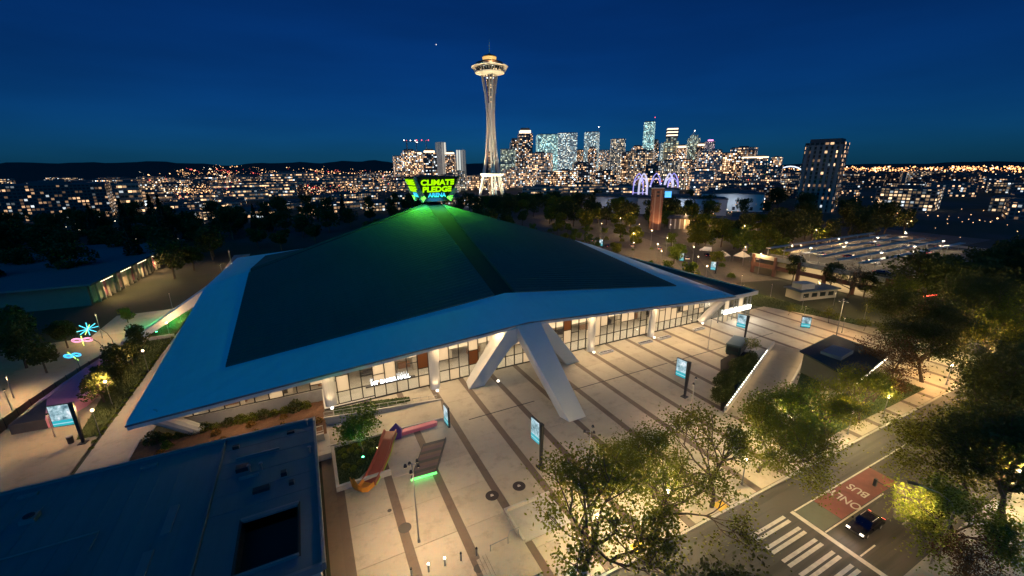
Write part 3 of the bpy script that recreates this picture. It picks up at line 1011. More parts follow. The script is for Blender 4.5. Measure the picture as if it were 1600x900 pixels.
plant('maple2', 110.0, 24.5, 'leafy tree arching over the near lane below the plaza corner', rz=3.1, s=1.0)
plant('maple', 128.0, 22.5, 'leafy tree arching over the near lane in front of the garage', rz=4.1, s=1.1)
plant('big', 140.0, 16.0, 'large dark tree closing the view along the street', rz=2.6, s=1.2)
plant('big', 122.0, 42.0, 'large dark tree at the right end of the plaza', rz=5.6, s=0.8)
plant('maple2', 136.0, 46.0, 'leafy lit tree between the plaza end and the red canopy', rz=0.6, s=0.9)
plant('maple2', 69.5, 13.2, 'leafy tree over the far lane next to the lime tree', rz=0.7, s=0.95)
plant('big', 90.0, 17.0, 'large dark tree hanging over the road where it leaves the view', rz=5.1, s=0.95)
# left forecourt trees
for i, (x, y, k) in enumerate(((-57, 118, 'dark1'), (-64, 112, 'dark2'), (-61, 126, 'dark2'), (-70, 120, 'dark1'), (-72, 131, 'dark2'), (-66, 138, 'dark1'), (-54, 128, 'dark3'), (-79, 124, 'dark2'), (-60, 107, 'dark3'), (-52, 113, 'dark3'))):
    plant(k, x, y, 'dark clipped tree standing on the forecourt behind the neon insects', group='trees behind the neon insects', name='forecourt_tree', s=0.85)
for i, (x, y, k) in enumerate(((-36.5, 92, 'dark1'), (-36.8, 98, 'dark3'), (-37.5, 103, 'dark1'), (-37, 109, 'dark3'), (-37.4, 116, 'dark1'))):
    plant(k, x, y, 'dark tree in the hedge bank between the purple tent and the path', group='trees in the hedge bank', name='bank_tree', s=0.62)
plant('green2', -47, 143, 'small lit tree standing alone on the pale forecourt', s=0.55, name='forecourt_tree')
for y in (58, 66, 76, 88):
    plant('dark1', 152.5 + (y % 3), y - 4, {58: 'dark tree at the near corner of the garage', 66: 'dark tree on the plaza side of the garage beside the bare tree', 76: 'dark tree on the plaza side of the garage behind the kiosk', 88: 'dark tree at the far plaza-side corner of the garage'}[y], s=0.8)
plant('sapling', 3.4, 56.0, 'young tree in the play lawn lit by a green lamp', name='young_tree', s=1.45)

def scatter(n, x0, x1, y0, y1, kinds, label, group, avoid=(), smin=1.05, smax=1.6, mind=5.0, name='park_tree', seed=5):
    rg = random.Random(seed)
    done, tries = [], 0
    while len(done) < n and tries < n * 60:
        tries += 1
        x, y = rg.uniform(x0, x1), rg.uniform(y0, y1)
        if any((x - a) ** 2 + (y - b) ** 2 < mind * mind for a, b in done): continue
        if any(a0 <= x <= a1 and b0 <= y <= b1 for a0, a1, b0, b1 in avoid): continue
        done.append((x, y))
        kd, s = rg.choice(kinds), rg.uniform(smin, smax)
        adj = {'dark1': 'round-crowned', 'dark2': 'tall round-crowned', 'dark3': 'small round-crowned', 'fir': 'conical', 'green1': 'green round-crowned', 'green2': 'small lime-green'}[kd]
        plant(kd, x, y, adj + ' ' + label, s=s, group=group, name='fir_tree' if kd == 'fir' else name)
scatter(90, -175, -36, 190, 400, ['dark1', 'dark2', 'dark3', 'dark2', 'fir'], 'dark tree in the unlit park beyond the left side of the arena', 'trees in the unlit park', [(-70, -36, 186, 196)], mind=8)
scatter(60, -30, 150, 215, 470, ['dark1', 'dark2', 'dark3'], 'dark tree beyond the far edge of the arena roof', 'trees behind the arena', mind=10, seed=6)
scatter(56, 140, 300, 215, 420, ['dark1', 'dark2', 'green1'], 'park tree between the arena and the white arches', 'trees towards the arches', [(255, 300, 280, 420)], mind=10, seed=7)
scatter(40, 150, 265, 112, 240, ['green1', 'green2', 'dark1'], 'lamp-lit tree along the side street right of the arena', 'trees along the side street', [(190, 215, 180, 205), (205, 262, 165, 205), (150, 172, 112, 150), (150, 190, 150, 235)], mind=9, seed=8, smin=0.95, smax=1.35)
scatter(20, 175, 330, 108, 165, ['dark1', 'dark2', 'green1'], 'dark tree behind the parking garage', 'trees behind the garage', mind=11, seed=9)
scatter(34, 150, 330, 0, 50, ['dark1', 'dark2', 'dark3'], 'dark tree in the unlit block in front of the garage', 'trees in the dark right block', mind=10, seed=10, smin=1.0, smax=1.5)
scatter(11, 300, 430, 190, 330, ['dark1', 'dark2'], 'dark tree among the low buildings right of the arches', 'trees right of the arches', mind=14, seed=12)
for x, y, s in ((-30, 330, 1.0), (-22, 322, 0.9), (-62, 300, 0.9), (28, 352, 1.15), (-41, 345, 0.8)):
    plant('fir', x, y, 'tall dark fir rising above the park trees', name='fir_tree', s=s, group='firs above the park')
scatter(26, 112, 180, 92, 230, ['green2', 'green1', 'green2'], 'small lamp-lit tree on the forecourt between the arena and the side street', 'small trees on the forecourt', [(100, 120, 60, 200), (152, 176, 108, 142)], smin=0.6, smax=1.0, mind=7, seed=41)
scatter(13, 150, 238, 42, 54, ['green1', 'dark1', 'dark2'], 'tree standing along the front of the parking garage', 'trees before the garage', [(155, 166, 40, 60)], smin=0.95, smax=1.3, mind=6, seed=42)
for x, y in ((116, 63), (119, 54.5), (121, 47.5), (118, 43)):
    plant('sapling2', x, y, 'sapling in the paving at the right end of the plaza', name='young_tree', s=R.uniform(0.9, 1.3), group='saplings at the plaza end')

# shrubs and hedges: each bush is a thing
def shrub_mesh(seed, r, h, lm, n=420, leaf=0.22):
    rg = random.Random(seed)
    mb = MB()
    pts = []
    for _ in range(n):
        v = Vector((rg.gauss(0, 1), rg.gauss(0, 1), abs(rg.gauss(0, 1)))).normalized() * rg.uniform(0.6, 1.0)
        pts.append(Vector((v.x * r, v.y * r, v.z * h + 0.05)))
    leaf_quads(mb, pts, leaf, rg)
    for k in range(5):
        a = k * 1.256
        mb.tube([(0, 0, -0.05), (cos(a) * r * 0.5, sin(a) * r * 0.5, h * 0.7)], [0.03, 0.01], 4)
    return mb.mesh('shrub', lm)
SHRUB = [shrub_mesh(1, 1.0, 1.2, M_leaf), shrub_mesh(2, 0.9, 0.9, M_leaf2), shrub_mesh(3, 0.8, 1.0, leaf_mat('autumn_leaves', (0.14, 0.055, 0.012), (0.26, 0.16, 0.02))),
         shrub_mesh(4, 1.2, 1.5, M_leafd, 520, 0.25)]
def shrub(k, x, y, z, s, label, group, name='shrub'):
    o = put(name, SHRUB[k], None, (x, y, z), R.uniform(0, 6.28))
    o.scale = (s, s, s * R.uniform(0.8, 1.2))
    return tag(o, label, 'shrub', group)
# ------------------------------------------------------------------ near building with the blue roof
nb = thing('flat_roofed_building', 'near building with a wide flat blue-lit roof and sunken roof well', 'building', (-30, 46, 0))
def NB(mb, name, m, parent=None, **k):
    mb.v = [(x + 30, y - 46, z) for x, y, z in mb.v]
    return mb.build(name, m, parent or nb, **k)
M_nroof = roof_mat('roof_felt', (0.10, 0.15, 0.17), 0.45, 0, 0.35)
M_rust = mat('roof_trim', (0.17, 0.18, 0.19), 0.5)
NB(MB().box(-62, -2.9, 33.9, 34.3, -0.1, 5.7), 'wall', M_wall)
NB(MB().box(-3.3, -2.9, 34.3, 58.3, -0.1, 5.7), 'wall', M_wall)
NB(MB().box(-62, -3.3, 57.9, 58.3, -0.1, 5.7), 'wall', M_wall)
NB(MB().box(-62, -61.6, 34.3, 57.9, -0.1, 5.7), 'wall', M_wall)
rf = NB(MB().box(-62, -13.2, 33.6, 58.6, 5.7, 6.0), 'roof', M_nroof)
NB(MB().box(-12.8, -2.6, 43.6, 58.6, 5.7, 6.0), 'roof', M_nroof)
NB(MB().box(-12.8, -9.6, 33.6, 43.6, 5.7, 6.0).box(-4.6, -2.6, 33.6, 43.6, 5.7, 6.0).box(-9.6, -4.6, 33.6, 35.6, 5.7, 6.0).box(-9.6, -4.6, 42.4, 43.6, 5.7, 6.0), 'roof', M_nroof)
NB(MB().hexa([(-13.2, 33.6, 5.7), (-12.8, 33.6, 5.7), (-12.8, 58.6, 5.7), (-13.2, 58.6, 5.7)], [(-13.1, 33.6, 6.22), (-12.9, 33.6, 6.22), (-12.9, 58.6, 6.22), (-13.1, 58.6, 6.22)]), 'roof_rib', M_nroof)
NB(MB().box(-9.6, -4.6, 35.6, 42.4, 4.3, 4.5), 'well_floor', mat('well_floor', (0.012, 0.012, 0.013), 0.8))  # near-black colour stands in for the shade inside the well
for a in ((-9.7, -4.5, 42.3, 42.55), (-9.7, -4.5, 35.4, 35.62)):
    NB(MB().box(a[0], a[1], a[2], a[3], 5.98, 6.3), 'well_kerb', M_rust)
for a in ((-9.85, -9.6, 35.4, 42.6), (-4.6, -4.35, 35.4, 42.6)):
    NB(MB().box(a[0], a[1], a[2], a[3], 4.5, 6.08), 'well_side', mat('well_side', (0.02, 0.02, 0.022), 0.8))  # sides darkened too, shade of the well put into their colour
for a in ((-62, -2.5, 58.55, 58.85), (-2.65, -2.35, 33.4, 58.85), (-62, -2.65, 33.3, 33.6)):
    NB(MB().box(a[0], a[1], a[2], a[3], 5.5, 6.3), 'parapet', M_rust)
for x, y, w, d, h in ((-9.0, 53.6, 4.6, 0.25, 0.2), (-9.6, 49.4, 2.0, 0.3, 0.25), (-10.4, 51.2, 1.3, 0.9, 0.5), (-6.0, 48.0, 0.6, 0.6, 0.5), (-5.2, 46.0, 0.5, 0.5, 0.4),
                      (-8.2, 46.4, 1.6, 0.7, 0.35), (-11.6, 56.2, 0.7, 0.5, 0.4), (-5.4, 56.6, 0.9, 0.5, 0.3), (-20.5, 56.9, 1.6, 0.5, 0.2), (-31, 57.1, 1.6, 0.5, 0.2), (-16.2, 46, 0.8, 4.0, 0.12), (-17, 40, 0.8, 4.6, 0.12)):
    NB(MB().cbox(x, y, 6.0, w, d, h), 'roof_unit', M_rust if h < 0.3 else M_dark)
for x, y in ((-3.4, 57.4), (-3.2, 50.9), (-8.4, 50.2), (-9.6, 50.4)):
    NB(MB().cyl(x, y, 6.0, 6.8, 0.12, 0.12, 8).cyl(x, y, 6.8, 6.95, 0.22, 0.22, 8), 'roof_vent', M_steel)
for k in range(6):
    NB(MB().box(-2.88, -2.8, 35 + k * 3.9, 37.6 + k * 3.9, 1.0, 3.6), 'window', pane_mat('side_window', (0.2, 0.2, 0.2), 0.4))
    NB(MB().box(-2.86, -2.75, 35.0 + k * 3.9 - 0.1, 37.7 + k * 3.9, 0.85, 1.0), 'sill', M_rust)

for k in range(24):
    NB(MB().box(-60 + k * 1.95, -59.94 + k * 1.95, 33.7, 58.5, 6.0, 6.025), 'membrane_seam', M_nroof)
for k in range(5):
    NB(MB().box(-12.6, -2.7, 44.4 + k * 2.9, 44.46 + k * 2.9, 6.0, 6.025), 'membrane_seam', M_nroof)
for x0, x1, y in ((-40, -22, 47.2), (-55, -44, 39.0)):
    NB(MB().tube([(x0, y, 6.2), (x1, y, 6.2), (x1, y - 2.5, 6.2)], 0.07, 6), 'roof_pipe', M_rust)
for x, y, w, d, h in ((-24, 41, 2.4, 1.6, 0.9), (-36, 38, 3.0, 2.0, 1.1), (-29, 52.5, 1.2, 1.2, 0.5), (-44, 50, 2.0, 1.4, 0.7)):
    NB(MB().cbox(x, y, 6.0, w, d, h), 'roof_unit', M_rust)
    NB(MB().cyl(x, y, 6.0 + h, 6.1 + h, 0.45, 0.45, 12), 'fan_grille', M_dark)

# ------------------------------------------------------------------ garden and play lawn
garden = thing('planted_bank', 'bark-mulched planting bank with shrubs below the left windows', 'planting bed', (-14, 65, 0))
def GD(mb, name, m, parent=None):
    mb.v = [(x + 14, y - 65, z) for x, y, z in mb.v]
    return mb.build(name, m, parent or garden)
gb = MB()
nx, ny = 30, 10
gv = []
rgd = random.Random(4)
for i in range(nx + 1):
    for j in range(ny + 1):
        x, y = -25.8 + 24.6 * i / nx, 61.2 + 9.6 * j / ny
        gv.append((x, y, 1.7 + 0.4 * j / ny + rgd.uniform(-0.08, 0.08)))
gb.add(gv, [(i * (ny + 1) + j, (i + 1) * (ny + 1) + j, (i + 1) * (ny + 1) + j + 1, i * (ny + 1) + j + 1) for i in range(nx) for j in range(ny)])
GD(gb, 'mulch', M_soil)
GD(MB().box(-26.2, -25.8, 60.8, 72, -0.1, 2.1), 'retaining_wall', M_wall)
GD(MB().box(-25.8, -1.6, 60.8, 61.2, -0.1, 2.0), 'retaining_wall', M_wall)
for k in range(14):
    x = -24 + k * 1.55
    shrub(0 if k % 3 else 3, x, 70.0 + R.uniform(-0.3, 0.2), 2.0, R.uniform(0.75, 1.15), 'green shrub against the wall under the left windows', 'shrubs under the left windows')
for k in range(26):
    x, y = R.uniform(-25, -2), R.uniform(62.4, 68.6)
    if abs(x + 18.6) < 2.0 and y > 66: continue
    shrub(2 if R.random() < 0.75 else 1, x, y, 1.9, R.uniform(0.5, 1.0), 'low autumn-coloured shrub on the mulched bank', 'low shrubs on the bank')
M_rail = mat('pale_rail', (0.55, 0.52, 0.46), 0.5, 0.3)
rail = thing('railing', 'pale metal railing on the wall behind the blue roof', 'railing', (-14, 61.4, 2.0))
MB().box(-11.8, 12.4, -0.04, 0.04, 0.98, 1.06).build('top_rail', M_rail, rail)
MB().box(-11.8, 12.4, -0.04, 0.04, 0.12, 0.18).build('bottom_rail', M_rail, rail)
pm = MB().box(-0.035, 0.035, -0.035, 0.035, 0, 0.98).mesh('post', M_rail)
for k in range(18):
    put('post', pm, rail, (-11.8 + k * 1.42, 0, 0))
# sloping wall, lawn strip and second railing up to the doors
sw = thing('ramp_wall', 'pale sloping ramp wall running from the blue roof corner to the plaza', 'wall', (8, 64, 0))
MB().hexa([(-9.4, 1.0, 0), (9.8, 1.0, 0), (9.8, 1.35, 0), (-9.4, 1.35, 0)], [(-9.4, 1.0, 2.1), (9.8, 1.0, 0.15), (9.8, 1.35, 0.15), (-9.4, 1.35, 2.1)]).build('wall', M_wall, sw)
MB().hexa([(-9.4, -4.8, 0), (8.4, -4.8, 0), (9.6, 1.0, 0), (-9.4, 1.0, 0)], [(-9.4, -4.8, 0.6), (8.4, -4.8, 0.03), (9.6, 1.0, 0.03), (-9.4, 1.0, 0.6)]).build('ramp', M_slab, sw)
MB().hexa([(-9.4, -5.1, 0), (8.2, -5.1, 0), (8.2, -4.8, 0), (-9.4, -4.8, 0)], [(-9.4, -5.1, 0.95), (8.2, -5.1, 0.4), (8.2, -4.8, 0.4), (-9.4, -4.8, 0.95)]).build('kerb', M_wall, sw)
rl2 = thing('railing', 'pale metal railing on the sloping ramp wall before the doors', 'railing', (8, 65.2, 0))
MB().tube([(-9.3, 0, 3.0), (9.0, 0, 1.1)], 0.04, 6).build('top_rail', M_rail, rl2)
MB().tube([(-9.3, 0, 2.4), (9.0, 0, 0.55)], 0.025, 6).build('lower_rail', M_rail, rl2)
for k in range(14):
    t = k / 13
    MB().cyl(-9.3 + 18.3 * t, 0, 2.0 - 1.9 * t, 3.0 - 1.9 * t, 0.03, 0.03, 6).build('post', M_rail, rl2)
M_grass = mat('turf', (0.06, 0.085, 0.02), 0.95, var=0.5, scale=2.0, bump=0.8)
def grass(name, poly, z, label, n, h=0.16, seed=1):
    """turf with blades: nobody could count it"""
    rg = random.Random(seed)
    mb = MB().prism(poly, z - 0.3, z)
    xs_, ys_ = [p[0] for p in poly], [p[1] for p in poly]
    def inside(x, y):
        c = False
        for (x1, y1), (x2, y2) in zip(poly, poly[1:] + poly[:1]):
            if (y1 > y) != (y2 > y) and x < (x2 - x1) * (y - y1) / (y2 - y1) + x1: c = not c
        return c
    for _ in range(n):
        x, y = rg.uniform(min(xs_), max(xs_)), rg.uniform(min(ys_), max(ys_))
        if not inside(x, y): continue
        a, w, hh = rg.uniform(0, 3.14), 0.05, h * rg.uniform(0.6, 1.6)
        dx, dy = cos(a) * w, sin(a) * w
        mb.add([(x - dx, y - dy, z), (x + dx, y + dy, z), (x + rg.uniform(-.06, .06), y + rg.uniform(-.06, .06), z + hh)], [(0, 1, 2)])
    return tag(mb.build(name, M_grass), label, 'grass', kind='stuff')
grass('grass', [(0.2, 66.2), (12.5, 66.2), (12.5, 67.2), (6.5, 68.8), (0.2, 69.2)], 0.9, 'green turf strip below the hall doors', 2500)
play = thing('play_lawn', 'walled play lawn beside the blue-roofed building', 'planter', (2.5, 54, 0))
for a in ((-0.9, 6.0, 49.7, 50.1), (-0.9, -0.5, 50.1, 59.0), (-0.5, 8.0, 58.7, 59.0)):
    MB().box(a[0] - 2.5, a[1] - 2.5, a[2] - 54, a[3] - 54, -0.05, 0.75).build('low_wall', M_wall, play)
MB().box(-2.9 - 2.5, -0.95 - 2.5, 57.2 - 54, 65 - 54, -0.05, 0.9).build('side_plinth', M_wall, play)
MB().box(-3.6 - 2.5, -3.35 - 2.5, 0, 4, -0.05, 0.9).build('low_wall', M_wall, play)
grass('grass', [(-0.5, 50.1), (1.2, 50.1), (4.2, 53.0), (6.2, 56.5), (7.4, 58.7), (-0.5, 58.7)], 0.45, 'dark green turf of the play lawn', 4500, 0.2, 2)
for k in range(16):
    shrub(0 if k % 2 else 1, R.uniform(0.0, 4.4), R.uniform(52.2, 58.2), 0.45, R.uniform(0.35, 0.8), 'leafy shrub in the play lawn around the green-lit tree', 'shrubs in the play lawn')
# red slide, purple rock, pink bench
M_red = mat('red_rubber', (0.33, 0.075, 0.045), 0.4, var=0.12)
M_org = mat('orange_rubber', (0.62, 0.24, 0.03), 0.4, var=0.12)
slide = thing('play_slide', 'long red curving play slide with an orange curled tip', 'slide', (4, 52, 0))
path = [(7.4, 57.0, 1.9), (6.6, 55.4, 1.7), (5.9, 53.8, 1.3), (5.0, 52.2, 0.95), (4.0, 50.6, 0.6), (3.0, 49.2, 0.4), (2.2, 48.4, 0.45), (1.6, 48.0, 0.9), (1.25, 48.1, 1.5), (1.05, 48.5, 2.1)]
for nm, i0, i1, m_ in (('bed', 0, 6, M_red), ('curled_tip', 5, 10, M_org)):
    mb = MB()
    P_ = [Vector(p) for p in path[i0:i1]]
    rowsv = []
    for k, p in enumerate(P_):
        d = (P_[min(k + 1, len(P_) - 1)] - P_[max(k - 1, 0)]); d.z = 0; d.normalize()
        if nm == 'curled_tip' and k >= 2: d = Vector((-0.75, -0.66, 0))
        n_ = Vector((d.y, -d.x, 0))
        w = 0.95 if nm == 'bed' else max(0.35, 0.9 - 0.14 * k)
        rowsv.append([p + n_ * w + Vector((0, 0, 0.35)), p + n_ * (w - 0.14) + Vector((0, 0, 0.33)), p + n_ * (w - 0.3), p - n_ * (w - 0.3), p - n_ * (w - 0.14) + Vector((0, 0, 0.33)), p - n_ * w + Vector((0, 0, 0.35)),
                      p - n_ * w + Vector((0, 0, -0.35)), p + n_ * w + Vector((0, 0, -0.35))])
    vs = [v - Vector((4, 52, 0)) for r_ in rowsv for v in r_]
    fs = [(a * 8 + b, a * 8 + (b + 1) % 8, (a + 1) * 8 + (b + 1) % 8, (a + 1) * 8 + b) for a in range(len(P_) - 1) for b in range(8)]
    fs += [tuple(range(8)), tuple(range((len(P_) - 1) * 8 + 7, (len(P_) - 1) * 8 - 1, -1))]
    mb.add(vs, fs)
    mb.build(nm, m_, slide, smooth=False)
for k in range(5):
    p = Vector(path[k + 1]) - Vector((4, 52, 0))
    MB().cbox(p.x, p.y, -0.0, 0.3, 0.3, max(0.1, p.z - 0.3)).build('support', M_dark, slide)
MB().tube([Vector(p) - Vector((4, 52, 0)) + Vector((0.85, -0.55, -0.28)) for p in path[:6]], 0.07, 6).build('edge_strip', mat('lime_strip', (0.35, 0.5, 0.05), 0.5), slide)
rock = MB()
rg = random.Random(3)
ring = [(cos(i * pi / 3) * 1.25 * rg.uniform(.8, 1.15), sin(i * pi / 3) * 1.0 * rg.uniform(.8, 1.15), 0) for i in range(6)]
mid = [(x * 0.9 + 0.15, y * 0.9, 1.15 + 0.35 * (i % 2)) for i, (x, y, z) in enumerate(ring)]
rock.add(ring + mid + [(0.3, 0.2, 2.25)], [(i, (i + 1) % 6, 6 + (i + 1) % 6, 6 + i) for i in range(6)] + [(6 + i, 6 + (i + 1) % 6, 12) for i in range(6)])
tag(rock.build('climbing_rock', mat('purple_rubber', (0.085, 0.035, 0.19), 0.45, var=0.2), None, (8.2, 58.0, 0)), 'faceted purple climbing rock at the head of the red slide', 'play rock')
tag(MB().prism([(-2.9, -0.55), (2.7, -0.5), (3.0, 0.0), (2.6, 0.5), (-2.2, 0.45), (-3.0, 0.1)], 0.0, 0.62).build('bench', mat('pink_rubber', (0.62, 0.16, 0.21), 0.45, var=0.12), None, (12.0, 58.2, 0), bevel=0.12), 'long pink bench beside the purple rock', 'bench')
# slanted dark deck with green light strip
deck = thing('striped_deck', 'dark striped slanted deck with a green light strip along its foot', 'deck', (11.5, 50.6, 0))
dk = [mat('deck_brown', (0.12, 0.075, 0.065), 0.6), mat('deck_charcoal', (0.05, 0.045, 0.045), 0.6), mat('deck_plum', (0.10, 0.06, 0.075), 0.6)]
for k in range(11):
    a, b = k / 11, (k + 0.94) / 11
    P4 = [(-3.3 + 3.4 * a, -3.1 + 6.3 * a, 0.25 + 0.0 * a), (0.0 + 3.4 * a, -3.3 + 6.3 * a, 0.25), (0.0 + 3.4 * b, -3.3 + 6.3 * b, 0.25), (-3.3 + 3.4 * b, -3.1 + 6.3 * b, 0.25)]
    MB().hexa(P4, [(x, y, z + 0.12) for x, y, z in P4]).build('plank', dk[k % 3], deck)
for s in (0, 1):
    o_ = -3.35 if s == 0 else 0.05
    MB().hexa([(o_ - 0.06, -3.2, 0), (o_ + 0.06, -3.2, 0), (o_ + 3.46, 3.1, 0), (o_ + 3.34, 3.1, 0)], [(o_ - 0.06, -3.2, 0.42), (o_ + 0.06, -3.2, 0.42), (o_ + 3.46, 3.1, 0.42), (o_ + 3.34, 3.1, 0.42)]).build('side_beam', M_dark, deck)
MB().hexa([(-3.4, -3.35, 0.05), (0.1, -3.55, 0.05), (0.1, -3.2, 0.05), (-3.4, -3.0, 0.05)], [(-3.4, -3.35, 0.2), (0.1, -3.55, 0.2), (0.1, -3.2, 0.2), (-3.4, -3.0, 0.2)]).build('light_strip', glow('green_strip', (0.08, 1.0, 0.15), 1.6), deck)
lamp('strip_light', 'AREA', (-1.65, -3.5, 0.5), 25, (0.1, 1.0, 0.2), deck, 3.4, rot=(radians(-20), 0, 0), size_y=0.2)
# ------------------------------------------------------------------ lamps on the plaza
M_lens = glow('lamp_lens', (1.0, 0.82, 0.55), 3.0)
def pole_lamp(x, y, h, label, heads=4, power=2200, col=NEUT, group=None, r=0.09, out=0.7, spot=150, globe=False):
    o = thing('pole_lamp', label, 'lamp', (x, y, 0), 0, group)
    MB().cyl(0, 0, 0, 0.5, r * 1.9, r * 1.6, 10).cyl(0, 0, 0.5, h, r, r * 0.7, 10).build('pole', M_steel, o)
    for k in range(heads):
        a = 2 * pi * k / heads + 0.5
        z = h - 0.15 - 0.35 * (k % 2)
        ex, ey = (out * cos(a), out * sin(a)) if heads > 1 else (0, 0)
        MB().tube([(0, 0, z), (ex, ey, z + 0.05)], 0.035, 5).build('arm', M_steel, o)
        if globe:
            hd = MB().cyl(0, 0, z - 0.05, z + 0.1, 0.16, 0.1, 10).build('lamp_head', M_dark, o)
            MB().lathe([(0.05, z + 0.1), (0.2, z + 0.2), (0.24, z + 0.35), (0.16, z + 0.52), (0.03, z + 0.56)], 12).build('lens', M_lens, hd)
            lamp('lamp_light', 'POINT', (0, 0, z + 0.95), power, col, o, 0.25)
            continue
        hd = MB().cyl(ex, ey, z - 0.12, z + 0.16, 0.2, 0.13, 10).build('lamp_head', M_dark, o)
        MB().cyl(ex, ey, z - 0.15, z - 0.122, 0.17, 0.17, 10).build('lens', M_lens, hd)
        lamp('lamp_light', 'SPOT', (ex * 1.05, ey * 1.05, z - 0.22), power / heads, col, o, 0.15, spot=min(spot, 132) if heads > 1 else spot, blend=0.6, aim=(ex * 6, ey * 6, 0))
    return o
pole_lamp(6.7, 37.6, 10.4, 'tall plaza lamp pole with a cluster of spotlights near the striped deck', 5, 8200, NEUT)
pole_lamp(50.3, 38.9, 8.6, 'slim plaza lamp pole between two digital signs', 2, 3000, NEUT, r=0.08)
pole_lamp(105.6, 46.3, 11.0, 'tall plaza lamp pole behind the dark pavilion', 4, 9000, NEUT)
pole_lamp(28.2, 35.6, 9.0, 'plaza lamp pole hidden in the street tree crowns', 3, 2600, NEUT)
pole_lamp(78.0, 58.0, 7.5, 'slim plaza lamp pole near the planted ramp head', 1, 2600, NEUT, r=0.06)
for i, (x, y) in enumerate(((113.2, 73.6), (115.8, 58.9), (114.8, 49.3), (124, 64), (131, 52), (120.5, 80), (128.5, 76), (136, 62), (146, 72), (131, 88))):
    pole_lamp(x, y, 4.2, 'short lamp post in the paving at the right end of the plaza', 1, 1500, WARM, 'short lamp posts at the plaza end', r=0.05, spot=165)
# bollards
bol = MB().cyl(0, 0, 0, 0.95, 0.11, 0.11, 12).mesh('post', M_steel)
cap_d = MB().cyl(0, 0, 0.95, 1.08, 0.12, 0.10, 12).mesh('cap', M_dark)
cap_l = MB().cyl(0, 0, 0.95, 1.10, 0.13, 0.12, 12).mesh('cap', glow('bollard_lens', (1.0, 0.92, 0.75), 6.0))
for i, (x, y) in enumerate(((5.0, 33.9), (6.7, 33.6), (8.4, 33.5), (10.1, 33.3), (11.8, 33.1))):
    lit = i in (1, 2)
    o = thing('bollard', ['dark-capped bollard cut by the bottom edge', 'bollard with a glowing cap, second from the bottom edge', 'bollard with a glowing cap, in the middle of the row',
                          'dark-capped bollard next to the glowing pair', 'dark-capped bollard at the far end of the row'][i], 'bollard', (x, y, 0), 0, 'bollards across the plaza')
    put('post', bol, o)
    put('cap', cap_l if lit else cap_d, o)
# floor details
for x, y, r, label in ((5.7, 40.2, 0.75, 'grey round cover in the paving near the tall lamp pole'), (11.4, 31.6, 0.5, 'small round cover in the paving beyond the bollards'), (4.6, 43.6, 0.25, 'tiny round cover in the paving below the striped deck')):
    o = MB().lathe([(0.01, 0.012), (r * 0.8, 0.012), (r * 0.82, 0.02), (r, 0.02), (r, 0.004)], 24).build('manhole_cover', mat('cover_iron', (0.09, 0.08, 0.075), 0.6, 0.4), None, (x, y, 0))
    tag(o, label, 'cover')
for x, y, label in ((16.7, 40.1, 'dark round floor decal with a pale mark, left of the pair'), (20.5, 40.0, 'dark round floor decal with a pale mark, right of the pair')):
    o = thing('floor_decal', label, 'floor decal', (x, y, 0), 0, 'round floor decals')
    MB().lathe([(0.55, 0.012), (0.85, 0.012), (0.85, 0.004)], 24).build('ring', mat('decal_dark', (0.03, 0.02, 0.02), 0.6), o)
    MB().cyl(0, 0, 0.004, 0.010, 0.55, 0.55, 20).build('disc', mat('decal_brown', (0.10, 0.06, 0.05), 0.6), o)
    MB().cbox(0, 0, 0.010, 0.42, 0.2, 0.006).cbox(0, 0.2, 0.010, 0.3, 0.12, 0.006).build('mark', mat('decal_pale', (0.6, 0.55, 0.5), 0.6), o)
for k, (x0, x1) in enumerate(((54.6, 58.2), (66.2, 69.9), (72.1, 75.7), (84.0, 87.5))):
    o = thing('floor_grille', ['pale-edged floor grille nearest the buttress', 'pale-edged floor grille, second from the buttress', 'pale-edged floor grille, third from the buttress', 'pale-edged floor grille farthest from the buttress'][k],
              'floor grille', ((x0 + x1) / 2, 67.1, 0), 0, 'floor grilles before the glass front')
    w = (x1 - x0) / 2
    for a in ((-w, w, -0.42, -0.3), (-w, w, 0.3, 0.42), (-w, -w + 0.12, -0.3, 0.3), (w - 0.12, w, -0.3, 0.3)):
        MB().box(a[0], a[1], a[2], a[3], 0.004, 0.4).build('frame', M_fascia, o)
    for q in range(3):
        MB().box(-w + 0.25 + q * 1.13, -w + 1.1 + q * 1.13, -0.25, 0.25, 0.004, 0.3).build('slot', M_dark, o)
# ------------------------------------------------------------------ digital signs
def screen_mat():
    t = NT('advert_screen')
    tc = t.obj()
    sx = t.n('ShaderNodeSeparateXYZ'); t.l(tc, sx.inputs[0])
    off = t.n('ShaderNodeVectorMath', operation='ADD'); t.l(tc, off.inputs[0])
    t.l(t.math('MULTIPLY', t.n('ShaderNodeObjectInfo').outputs['Random'], 60.0), off.inputs[1])
    tc = off.outputs[0]
    f = t.noise(0.9, 5.0, tc)
    f2 = t.noise(4.0, 3.0, tc)
    pic = t.ramp(t.math('ADD', t.math('MULTIPLY', f, 0.7), t.math('MULTIPLY', f2, 0.3)), [(0.35, (0.03, 0.10, 0.14, 1)), (0.5, (0.35, 0.55, 0.62, 1)), (0.62, (0.9, 0.95, 1.0, 1))])
    low = t.math('LESS_THAN', sx.outputs[2], 0.95)
    col = t.mix(low, pic, (0.02, 0.45, 0.55, 1))
    bar = t.math('MULTIPLY', t.math('GREATER_THAN', sx.outputs[2], 0.35), t.math('LESS_THAN', sx.outputs[2], 0.5))
    col = t.mix(t.math('MULTIPLY', bar, 0.6), col, (0.8, 1.0, 1.0, 1))
    t.bsdf((0.02, 0.02, 0.02, 1), 0.3, emit=col, estr=1.0)
    return t.m
M_adv = screen_mat()
